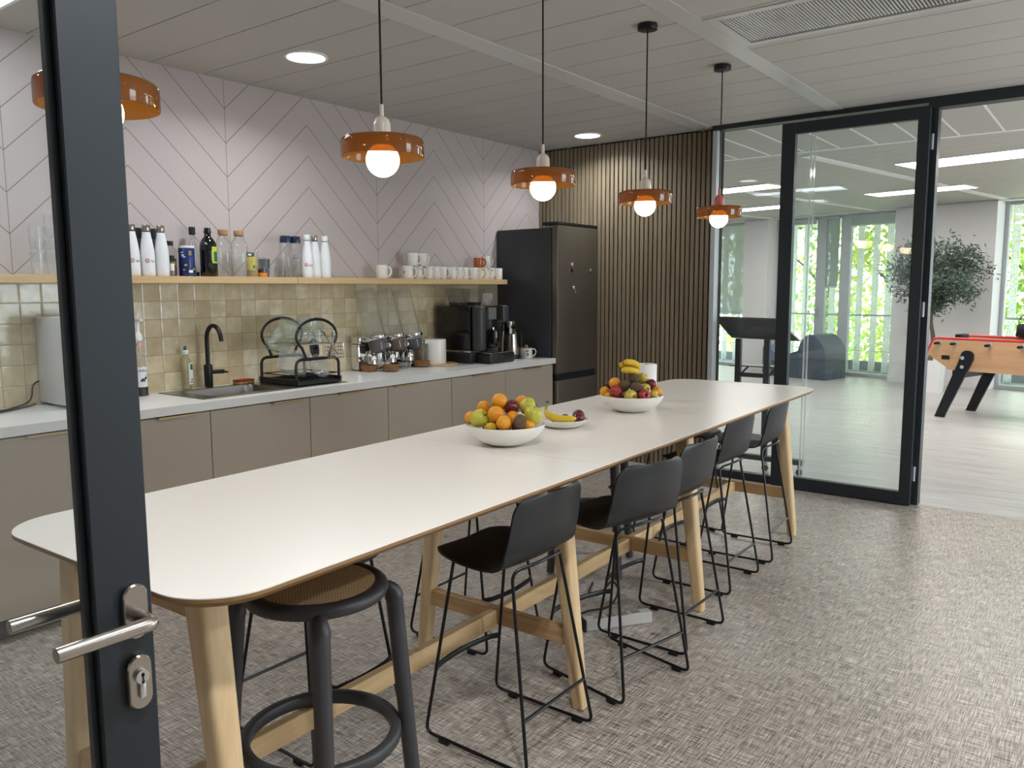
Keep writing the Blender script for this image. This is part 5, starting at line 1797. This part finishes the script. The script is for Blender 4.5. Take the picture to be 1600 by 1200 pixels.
for kind, lab, x, y, z, r, rot in (
    ('kiwi', 'brown kiwi lying highest in the farther bowl, under the bananas', 3.446, 1.879, 1.066, 0.0285, (90, 0, 110)),
    ('kiwi', 'brown kiwi leaning at the left of the farther bowl, beside the orange', 3.402, 1.903, 1.032, 0.0275, (35, 20, 0)),
    ('kiwi', 'brown kiwi in the middle front of the farther bowl', 3.415, 1.848, 1.026, 0.0285, (80, 0, -45)),
    ('yellow_apple', 'yellow apple high on the right of the farther bowl, by the paper roll', 3.517, 1.868, 1.058, 0.0285, (40, 20, 0)),
    ('yellow_apple', 'small yellow-green apple with a dark eye, right of the middle kiwi', 3.462, 1.822, 1.020, 0.0225, (95, 0, -30)),
    ('yellow_apple', 'yellow apple at the middle of the front rim of the farther bowl', 3.375, 1.857, 0.988, 0.0320, (95, 0, -20)),
    ('yellow_apple', 'yellow apple low at the right front rim of the farther bowl', 3.462, 1.778, 0.988, 0.0245, (70, 30, 0)),
    ('red_apple', 'dark red apple at the left front of the farther bowl', 3.359, 1.927, 1.006, 0.0312, (-60, -20, 0)),
    ('red_apple', 'red apple with pale streaks at the front rim of the farther bowl', 3.412, 1.804, 0.990, 0.0300, (75, 0, -35)),
    ('plum', 'dark plum at the right of the farther bowl, in front of the paper roll', 3.525, 1.825, 1.032, 0.0255, (40, 40, 0)),
    ('plum', 'dark plum at the left back of the farther bowl', 3.430, 2.010, 1.026, 0.0200, (0, 0, 0)),
    ('orange', 'orange at the upper left of the farther bowl', 3.400, 1.956, 1.040, 0.0295, (15, -10, 0)),
    ('orange', 'orange at the left rim of the farther bowl', 3.372, 1.996, 0.999, 0.0255, (60, 20, 0)),
    ('orange', 'orange at the right rim of the farther bowl', 3.532, 1.799, 0.996, 0.0288, (30, 60, 0)),
    ('lemon', 'small lemon at the left rim of the farther bowl, below the orange', 3.350, 1.962, 0.984, 0.0165, (90, 0, 20))):
    fruit(kind, lab, x, y, z, r, rot, G2)
for lab_f, g_, cx_, cy_ in (('filler plum added low to darken the gaps in the nearer bowl', G1, 2.432, 1.885), ('filler plum added low to darken the gaps in the farther bowl', G2, 3.468, 1.900)):
    for k in range(7):  # filler plums, added so the gaps between the upper fruit stay dark
        a_ = 0.9 * k
        r_ = 0.0 if k == 6 else 0.060
        fruit('plum', lab_f, cx_ + r_ * math.cos(a_ * 1.163), cy_ + r_ * math.sin(a_ * 1.163), 0.962 + (0.012 if k == 6 else 0), 0.0285, (40 * k, 25, 0), g_)
def banana(label, pts, rad, stem, group=None):
    P0_ = Vector(pts[0])
    t = thing('banana', label, 'fruit', tuple(P0_), group=group)
    L_ = [Vector(p) - P0_ for p in pts]
    sp_ = spline(L_, 6)
    n = len(sp_)
    prof = []
    for i in range(n):
        u = i / (n - 1)
        prof.append(rad * min(1.0, 0.42 + 2.6 * u, 0.34 + 3.6 * (1 - u)))
    q = B(); q.tube(sp_, prof, 10); q.build('flesh', M_BAN, t, smooth=35)
    if stem:
        S_ = [Vector(p) - P0_ for p in stem]
        q = B(); q.tube(spline(S_ + [Vector((0, 0, 0))], 5), rad * 0.36, 8); q.build('stem', M_BANG, t)
        q = B(); q.ball(rad * 0.42, c=tuple(S_[0]), n=10, m=6); q.build('stem_end', M_STALK, t)
    q = B(); q.ball(rad * 0.30, c=tuple(sp_[-1]), n=10, m=6); q.build('tip', M_STALK, t)
    return t
banana('upper banana of the bunch topping the farther bowl', [(3.494, 1.880, 1.098), (3.488, 1.882, 1.122), (3.462, 1.889, 1.138), (3.436, 1.905, 1.143), (3.420, 1.922, 1.141)], 0.0165, [(3.506, 1.884, 1.072)], 'bananas on the farther bowl')
banana('lower banana of the bunch topping the farther bowl', [(3.478, 1.873, 1.086), (3.458, 1.873, 1.098), (3.432, 1.882, 1.106), (3.412, 1.902, 1.108), (3.400, 1.923, 1.105)], 0.0165, [(3.500, 1.880, 1.070)], 'bananas on the farther bowl')
banana('third banana hidden behind the two upper ones on the farther bowl', [(3.500, 1.898, 1.092), (3.490, 1.908, 1.116), (3.466, 1.920, 1.128), (3.444, 1.938, 1.128), (3.430, 1.952, 1.124)], 0.0155, [(3.510, 1.890, 1.072)], 'bananas on the farther bowl')

# small dish with a banana
dd = thing('shallow_dish', 'shallow white dish with a banana between the two fruit bowls', 'dish', (2.894, 1.925, ZT))
add(dd, 'body', M_WHITE, lambda q: q.lathe([(0, 0.006), (0.055, 0.007), (0.085, 0.016), (0.108, 0.036), (0.1105, 0.0375), (0.1125, 0.036), (0.090, 0.012), (0.062, 0.001), (0, 0.0)], 56), 60)
banana('single yellow banana lying on the shallow dish', [(2.818, 1.962, 0.976), (2.812, 1.944, 0.960), (2.818, 1.912, 0.949), (2.836, 1.882, 0.944), (2.854, 1.860, 0.944), (2.874, 1.842, 0.947)], 0.0165, [(2.838, 1.967, 1.010), (2.828, 1.966, 0.994)])
fruit('kiwi', 'brown kiwi on the shallow dish, behind the banana bend', 2.891, 1.961, 0.934, 0.0200, (90, 0, 30))
fruit('kiwi', 'brown kiwi on the shallow dish, in its middle', 2.924, 1.932, 0.931, 0.0210, (90, 0, 60))
fruit('plum', 'dark red plum at the back of the shallow dish', 2.962, 1.886, 0.941, 0.0275, (10, 20, 0))
fruit('plum', 'dark red plum at the front of the shallow dish, by the banana tip', 2.918, 1.862, 0.938, 0.0260, (50, 0, 0))

# paper roll
t = thing('paper_roll', 'white kitchen paper roll standing behind the farther fruit bowl', 'paper roll', (3.822, 2.008, ZT))
q = B()
q.lathe([(0.020, 0.0), (0.054, 0.0), (0.0555, 0.004), (0.0555, 0.196), (0.054, 0.200), (0.020, 0.200), (0.020, 0.0)], 40)
q.build('paper', mat('paper_white', '#efece7', 0.9, var=0.02, nscale=60, bump=0.1), t)
q = B(); q.lathe([(0.0195, 0.0005), (0.0195, 0.1995), (0.018, 0.1995), (0.018, 0.0005), (0.0195, 0.0005)], 28); q.build('core', mat('cardboard', '#8d7a63', 0.9), t)

# ================================================================== OFFICE BEHIND THE GLASS
# table football
ft = thing('football_table', 'wooden table football game with red edge and slanted black legs in the office', 'table football', (10.373, 1.616, 0), math.atan2(-0.956, -0.292))
M_BEECH = wood('beech_panel', '#d3ac86', '#bf9470', 0, 0.4, 0.5)
M_RIM = mat('red_rim', '#c22b33', 0.35, coat=0.2)
LNG = 1.46
side = [(-0.185, 0.715), (-0.197, 0.756), (-0.150, 0.862), (-0.128, 0.895), (-0.085, 0.905), (LNG + 0.085, 0.905), (LNG + 0.128, 0.895), (LNG + 0.150, 0.862), (LNG + 0.197, 0.756), (LNG + 0.185, 0.715), (LNG - 0.075, 0.552), (0.075, 0.552)]
for y0 in (0.0, 0.70):
    q = B(); q.loft([[(s, y0, z) for s, z in side], [(s, y0 + 0.026, z) for s, z in side]]); q.build('side_panel', M_BEECH, ft, smooth=0)
    q = B()
    top = [(-0.200, 0.750), (-0.152, 0.866), (-0.128, 0.900), (-0.085, 0.911), (LNG + 0.085, 0.911), (LNG + 0.128, 0.900), (LNG + 0.152, 0.866), (LNG + 0.200, 0.750)]
    q.tube([(s, y0 + 0.013, z) for s, z in top], 0.0175, 8, up=(0, 1, 0)); q.build('edge_rim', M_RIM, ft, smooth=60)
for s0 in (0.02, LNG - 0.045):
    q = B(); q.box(s0, 0.0265, 0.56, s0 + 0.025, 0.6995, 0.885); q.build('end_panel', M_BEECH, ft, smooth=0)
q = B(); q.box(0.0455, 0.0265, 0.78, LNG - 0.0455, 0.6995, 0.795); q.build('pitch', mat('pitch_green', '#3f6e52', 0.6), ft, smooth=0)
q = B(); q.box(0.0455, 0.0265, 0.555, LNG - 0.0455, 0.6995, 0.575); q.build('bottom_panel', M_BEECH, ft, smooth=0)
for k, s in enumerate((-0.060, 0.118, 0.487, 0.816, 1.08, 1.35)):
    off = -0.05
    q = B(); q.tube([(s, -0.10, 0.858), (s, 0.78, 0.858)], 0.0075, 10); rd = q.build('rod', M_CHROME, ft)
    q = B(); q.tube([(s, -0.115, 0.858), (s, -0.085, 0.858), (s, -0.02, 0.858)], [0.014, 0.017, 0.015], 12); q.build('grip', M_RUBBER, rd)
    q = B(); q.tube([(s, -0.012, 0.858), (s, -0.0005, 0.858)], 0.024, 16); q.build('bearing', M_ALU, ft)
for y0, y1 in ((-0.034, -0.0005), (0.7265, 0.760)):
    for s_, sg in ((0.0, 1), (LNG, -1)):
        q = B()
        c_ = [(-0.061, 0.0), (0.044, 0.0), (0.329, 0.690)] + [(0.2615 + 0.0675 * math.cos(a_), 0.728 + 0.060 * math.sin(a_)) for a_ in [math.radians(-10 + 200 * k / 10) for k in range(11)]]
        c_ = [(s_ + sg * a_, b_) for a_, b_ in c_]
        q.loft([[(a_, y0, b_) for a_, b_ in c_], [(a_, y1, b_) for a_, b_ in c_]])
        lg = q.build('leg', mat('black_board', '#12171d', 0.45), ft, smooth=25)
        if y0 < 0:
            q = B()
            for z_, ds in ((0.702, 0.217), (0.600, 0.217)):
                q.tube([(s_ + sg * ds, y0 - 0.006, z_), (s_ + sg * ds, y0 - 0.0003, z_)], 0.020, 16)
            q.build('bolt_ring', M_ALU, lg)
for s_ in (0.10, LNG - 0.16):
    q = B(); q.box(s_, 0.0, 0.46, s_ + 0.06, 0.726, 0.551); q.build('leg_brace', M_BLKMT, ft, smooth=0)
q = B(); q.box(-0.030, -0.006, 0.672, 0.060, -0.0005, 0.718, bev=0.002); q.build('ball_flap', M_BLKPL, ft, smooth=0)
q = B(); q.box(0.055, 0.10, 0.886, 0.125, 0.30, 0.960, bev=0.008); q.build('score_block', M_BLKPL, ft, smooth=0)

# handbag on the table football
hb = thing('handbag', 'small black handbag with a strap and gold clasp on the table football', 'bag', (10.84, 0.86, 0.915), math.radians(-107))
q = B(); q.loft([[(x, y, z) for x, y in rrect(-w_, -d_, w_, d_, 0.02, 4)] for w_, d_, z in ((0.105, 0.045, 0.014), (0.110, 0.050, 0.03), (0.105, 0.040, 0.14), (0.100, 0.020, 0.165))]); q.build('body', mat('black_leather', '#131316', 0.45, bump=0.15, nscale=200), hb)
q = B(); q.tube(spline([(-0.100, 0, 0.160), (-0.07, 0, 0.24), (0, 0.0, 0.285), (0.07, 0, 0.24), (0.100, 0, 0.160)], 6), 0.009, 8, flat=(1, 0.5), up=(0, 1, 0)); q.build('strap', M_BLKPL, hb)
q = B(); q.box(-0.016, -0.052, 0.085, 0.016, -0.046, 0.112, bev=0.003); q.build('clasp', M_BRASS, hb)

# olive tree in a white pot
random.seed(11)
ol = thing('olive_tree', 'olive tree with grey-green leaves in a white planter behind the table football', 'tree', (12.82, 2.16, 0))
q = B(); q.loft([[(x, y, z) for x, y in rrect(-w_, -w_, w_, w_, 0.03, 4)] for w_, z in ((0.150, 0.0), (0.170, 0.46), (0.150, 0.46), (0.145, 0.42))]); q.build('planter', M_WHITEP, ol)
q = B()
trunk = spline([(0.0, 0.02, 0.42), (0.03, 0.0, 0.75), (-0.05, 0.03, 1.05), (-0.02, 0.0, 1.35), (0.02, 0.02, 1.65)], 6)
q.tube(trunk, [0.035 - 0.018 * i / (len(trunk) - 1) for i in range(len(trunk))], 8)
tips = []
for k in range(34):
    a_ = k * 2.4
    z0_ = 1.10 + 0.5 * (k / 34)
    rr_ = 0.50 + 0.17 * random.random()
    el = -0.35 + 1.55 * random.random()
    base_ = Vector((-0.02, 0.02, z0_))
    tip = Vector((rr_ * math.cos(a_) * math.cos(el), rr_ * math.sin(a_) * math.cos(el), 1.58 + 0.60 * math.sin(el)))
    mid = (base_ + tip) / 2 + Vector((0, 0, 0.08))
    br_ = spline([base_, mid, tip], 5)
    q.tube(br_, [0.011 - 0.008 * i / (len(br_) - 1) for i in range(len(br_))], 5)
    tips.append(br_)
q.build('trunk', mat('olive_bark', '#6b5a4a', 0.9, var=0.2, nscale=60, bump=0.4), ol)
q = B()
def leaf(p, d, n_, L_, w_):
    sd = d.cross(n_).normalized() * w_
    return [tuple(p), tuple(p + d * L_ * 0.45 + sd), tuple(p + d * L_), tuple(p + d * L_ * 0.45 - sd)]
Q = []
for br_ in tips:
    for _ in range(230):
        f_ = random.random() ** 0.7
        i = min(len(br_) - 2, int(f_ * (len(br_) - 1)))
        p = br_[i].lerp(br_[i + 1], random.random()) + Vector((random.gauss(0, 0.075), random.gauss(0, 0.075), random.gauss(0, 0.075)))
        d = Vector((random.gauss(0, 1), random.gauss(0, 1), random.gauss(0.1, 0.9))).normalized()
        n_ = Vector((random.gauss(0, 1), random.gauss(0, 1), random.gauss(0, 1))).normalized()
        Q.append(leaf(p, d, n_, random.uniform(0.055, 0.095), random.uniform(0.009, 0.014)))
q.quads(Q); q.build('foliage', m_leaf('olive_leaf', '#4c5b54', '#74837a', 0.25), ol, smooth=0)

# dark blue foam seating
M_FOAM = mat('navy_vinyl', '#3a4658', 0.5, var=0.03, nscale=30)
fo = thing('foam_lounger', 'dark blue foam lounge block with rounded headrest by the office window', 'seat', (13.76, 4.10, 0), math.radians(-15))
q = B(); q.box(-0.32, -0.40, 0.001, 0.32, 0.10, 0.435, bev=0.012); q.build('block', M_FOAM, fo, smooth=0)
q = B()
hp = [(-0.40, 0.4355), (-0.385, 0.51), (-0.30, 0.63), (-0.20, 0.715), (-0.12, 0.735), (-0.02, 0.70), (0.06, 0.60), (0.10, 0.47), (0.10, 0.4355)]
q.loft([[(-0.32, y_, z_) for y_, z_ in hp], [(0.32, y_, z_) for y_, z_ in hp]]); q.build('headrest', M_FOAM, fo, smooth=25)
q = B()
wp = [(0.101, 0.001), (0.101, 0.46), (0.20, 0.42), (0.42, 0.30), (0.52, 0.275), (0.60, 0.275), (0.60, 0.001)]
q.loft([[(-0.32, y_, z_) for y_, z_ in wp], [(0.32, y_, z_) for y_, z_ in wp]]); q.build('ramp', M_FOAM, fo, smooth=25)
t = thing('foam_wedge', 'lighter blue foam wedge lying behind the dark blue foam lounger', 'seat', (14.25, 4.84, 0), math.radians(-15))
q = B()
wp = [(-0.28, 0.001), (-0.28, 0.12), (0.05, 0.46), (0.14, 0.49), (0.20, 0.45), (0.20, 0.001)]
q.loft([[(-0.22, y_, z_) for y_, z_ in wp], [(0.22, y_, z_) for y_, z_ in wp]]); q.build('body', mat('blue_vinyl', '#5f7398', 0.5, var=0.03), t, smooth=25)

# tilting presentation desk on castors just behind the glass
sd_ = thing('tilt_desk', 'dark tilted-top standing desk on castors right behind the glass', 'desk', (6.42, 2.30, 0))
M_SLATE = mat('slate_lacquer', '#20272c', 0.4)
q = B()
q.loft([[(-0.03, 0.43, 1.254), (-0.03, -0.10, 1.243), (-0.03, -0.285, 1.082), (-0.03, 0.275, 1.092)], [(0.0, 0.44, 1.266), (0.0, -0.09, 1.256), (0.0, -0.295, 1.078), (0.0, 0.265, 1.088)]])
q.M = None
q.build('top', M_SLATE, sd_, smooth=0)
for y_ in (0.222, -0.018):
    q = B(); q.box(-0.02, y_ - 0.024, 0.12, 0.02, y_ + 0.024, 1.085, bev=0.004); q.build('column', M_SLATE, sd_, smooth=0)
q = B(); q.box(-0.014, 0.006, 0.770, 0.014, 0.198, 0.805, bev=0.002); q.build('crossbar', M_SLATE, sd_, smooth=0)
q = B(); q.box(-0.012, -0.10, 0.855, 0.16, 0.295, 0.864); q.build('shelf', M_BLKMT, sd_, smooth=0)
q = B()
q.tube([(0, 0.20, 0.79), (0.01, 0.14, 0.856)], 0.008, 8); q.tube([(0, -0.04, 0.79), (0.01, -0.09, 0.856)], 0.008, 8)
q.build('bracket', M_BLKMT, sd_)
q = B(); q.box(-0.03, -0.34, 0.085, 0.03, 0.42, 0.130, bev=0.008); q.build('foot', M_SLATE, sd_, smooth=0)
for y_ in (-0.31, -0.03, 0.39):
    q = B(); q.cyl(0.017, 0.050, 0.0845, 14, TR(0, y_, 0)); cst = q.build('castor', M_ALU, sd_)
    q = B(); q.tube([(-0.012, y_, 0.027), (0.012, y_, 0.027)], 0.026, 20, up=(0, 0, 1)); q.build('wheel', mat('wheel_grey', '#3b3d40', 0.5), cst)

# roller blinds at the office windows
def blind(label, s0, s1, zb, o_=0.262):
    t = thing('roller_blind', label, 'blind', (0, 0, 0)); t.matrix_world = FM
    q = B(); q.box(o_, s0, zb + 0.022, o_ + 0.0015, s1, 2.662); q.build('fabric', M_SCREEN, t, smooth=0)
    q = B(); q.box(o_ - 0.004, s0, zb, o_ + 0.006, s1, zb + 0.021); q.build('hem_bar', M_ALU, t, smooth=0)
    q = B(); q.box(o_ - 0.045, s0 - 0.01, 2.663, o_ + 0.012, s1 + 0.01, 2.715, bev=0.01); q.build('cassette', M_ALU, t, smooth=0)
    return t
blind('grey screen blind drawn low at the leftmost office window', 2.54, 4.11, 0.995)
blind('narrow grey screen blind hanging halfway in the middle of the window pair', 0.73, 0.965, 1.498)
blind('grey screen blind only just lowered above the right pane', -0.22, 0.52, 2.515)
blind('grey screen blind rolled up above the left pane', 1.17, 1.64, 2.60)

# white perforated louvres outside the windows
LV = [(1.99, 'far left of the window pair'), (1.735, 'second from the left at the window pair'), (1.195, 'behind the narrow middle blind'), (0.68, 'at the left of the right pane'),
      (0.40, 'in the middle of the right pane'), (0.16, 'at the right edge of the right pane'), (3.545, 'left one behind the lowered blind'), (3.27, 'right one behind the lowered blind'), (-1.77, 'outside the rightmost window'),
      (-2.35, 'beyond the right edge of view, outside the rightmost window')]
lv0 = None
for s_, wh in LV:
    lab = 'white perforated louvre outside, ' + wh
    P_ = FM @ Vector((0.9, s_, 0.0))
    if lv0 is None:
        lv0 = thing('facade_louvre', lab, 'louvre', tuple(P_), -TH, group='white perforated louvres outside')
        q = B(); q.box(-0.0015, -0.055, -0.60, 0.0015, 0.055, 3.60); q.box(-0.02, -0.055, -0.60, 0.0015, -0.053, 3.60); q.box(-0.02, 0.053, -0.60, 0.0015, 0.055, 3.60); q.build('blade', M_PERF, lv0, smooth=0)
    else:
        dup(lv0, tuple(P_), -TH, lab)
t = thing('guard_rail', 'grey guard rail running outside the office windows', 'railing', (0, 0, 0)); t.matrix_world = FM
q = B(); q.box(0.50, -6.5, 1.015, 0.53, 4.6, 1.045); q.build('top_rail', M_ALU, t, smooth=0)
q = B(); q.box(0.505, -6.5, 0.42, 0.515, 4.6, 0.43); q.build('wire', M_ALU, t, smooth=0)
b = B(); b.M = FM; b.box(0.42, -7.0, -0.25, 1.2, 5.0, 0.03); b.box(1.1, -7.0, 0.03, 1.2, 5.0, 0.19)
struct(b.build('balcony_slab', mat('ledge_grey', '#8d979f', 0.7)))

# trees outside
random.seed(5)
M_TL = [m_leaf('tree_leaf_yellow', '#a9bf55', '#dfe088', 0.5), m_leaf('tree_leaf_green', '#7fae55', '#c6da84', 0.5)]
def street_tree(label, o_, s_, h, spread, m, n):
    P_ = FM @ Vector((o_, s_, -3.0))
    t = thing('street_tree', label, 'tree', tuple(P_), group='leafy trees outside the office windows')
    q = B(); q.tube([(0, 0, 0), (0.1, 0.05, 2.2), (0.0, 0.1, 4.2), (0.1, 0, h * 0.8)], [0.16, 0.13, 0.09, 0.03], 10)
    for k in range(12):
        a_ = k * 2.39
        zz_ = 1.6 + (h - 2.4) * k / 12
        q.tube([(0.05, 0.05, zz_), (0.5 * spread * math.cos(a_), 0.5 * spread * math.sin(a_), zz_ + 0.7), (0.9 * spread * math.cos(a_), 0.9 * spread * math.sin(a_), zz_ + 1.1)], [0.05, 0.03, 0.012], 6)
    q.build('trunk', mat('plane_bark', '#7a6f5c', 0.9, var=0.2, nscale=8), t)
    Q = []
    cl = [Vector((random.gauss(0, spread * 0.5), random.gauss(0, spread * 0.5), random.uniform(1.0, h))) for _ in range(70)]
    for _ in range(n):
        c_ = random.choice(cl)
        p = c_ + Vector((random.gauss(0, 0.28), random.gauss(0, 0.28), random.gauss(0, 0.26)))
        d = Vector((random.gauss(0, 1), random.gauss(0, 1), random.gauss(-0.4, 0.7))).normalized()
        n_ = Vector((random.gauss(0, 1), random.gauss(0, 1), random.gauss(0, 1))).normalized()
        Q.append(leaf(p, d, n_, random.uniform(0.09, 0.16), random.uniform(0.03, 0.055)))
    q = B(); q.quads(Q); q.build('foliage', m, t, smooth=0)
for k, (s_, o_, h, sp_, lab) in enumerate(((4.9, 3.2, 7.2, 1.15, 'leafy street tree outside the leftmost office window'),
                                           (2.6, 3.4, 7.6, 1.15, 'leafy street tree left outside the window pair'),
                                           (0.6, 3.0, 7.0, 1.1, 'yellow-green street tree right outside the window pair'),
                                           (-1.6, 3.3, 7.4, 1.1, 'leafy street tree outside, left part of the rightmost window'),
                                           (-3.6, 3.2, 7.2, 1.1, 'leafy street tree outside the rightmost window'))):
    street_tree(lab, o_, s_, h, sp_, M_TL[k % 2], 5200)
b = B(); b.M = FM; b.box(0.5, -30, -3.2, 40, 30, -3.0)
struct(b.build('ground', mat('street_grey', '#9a9a96', 0.9)))

# lights in the office ceiling
M_LED = emit('led_panel_glow', '#fff6e6', 7.0)
def led(label, x, y, L_, w_, rz, power):
    t = thing('led_panel', label, 'ceiling light', (x, y, ZC), rz, group='long LED panels in the office ceiling')
    q = B(); q.box(-w_ / 2 - 0.015, -L_ / 2 - 0.015, -0.010, w_ / 2 + 0.015, L_ / 2 + 0.015, 0.012); q.build('tray', M_WHITEP, t, smooth=0)
    q = B(); q.box(-w_ / 2, -L_ / 2, -0.012, w_ / 2, L_ / 2, -0.0102); q.build('diffuser', M_LED, t, smooth=0)
    area('led_lamp', (x, y, ZC - 0.02), (0, 0, rz), w_, L_, power, (1.0, 0.985, 0.965))
RZo = -math.radians(12)
led('long LED panel nearest the partition, right of the far door', 8.98, 1.02, 1.75, 0.52, RZo, 40)
led('long LED panel in the middle of the office ceiling, toward the windows', 11.55, 2.20, 1.22, 0.42, RZo, 30)
led('LED panel seen left of the far door, behind its stile', 9.92, 3.95, 1.05, 0.42, RZo, 22)
led('LED panel at the left back of the office ceiling', 12.50, 4.75, 1.2, 0.40, RZo, 28)
led('LED panel on the far right of the office, out of view', 9.4, -1.4, 1.5, 0.5, RZo, 40)
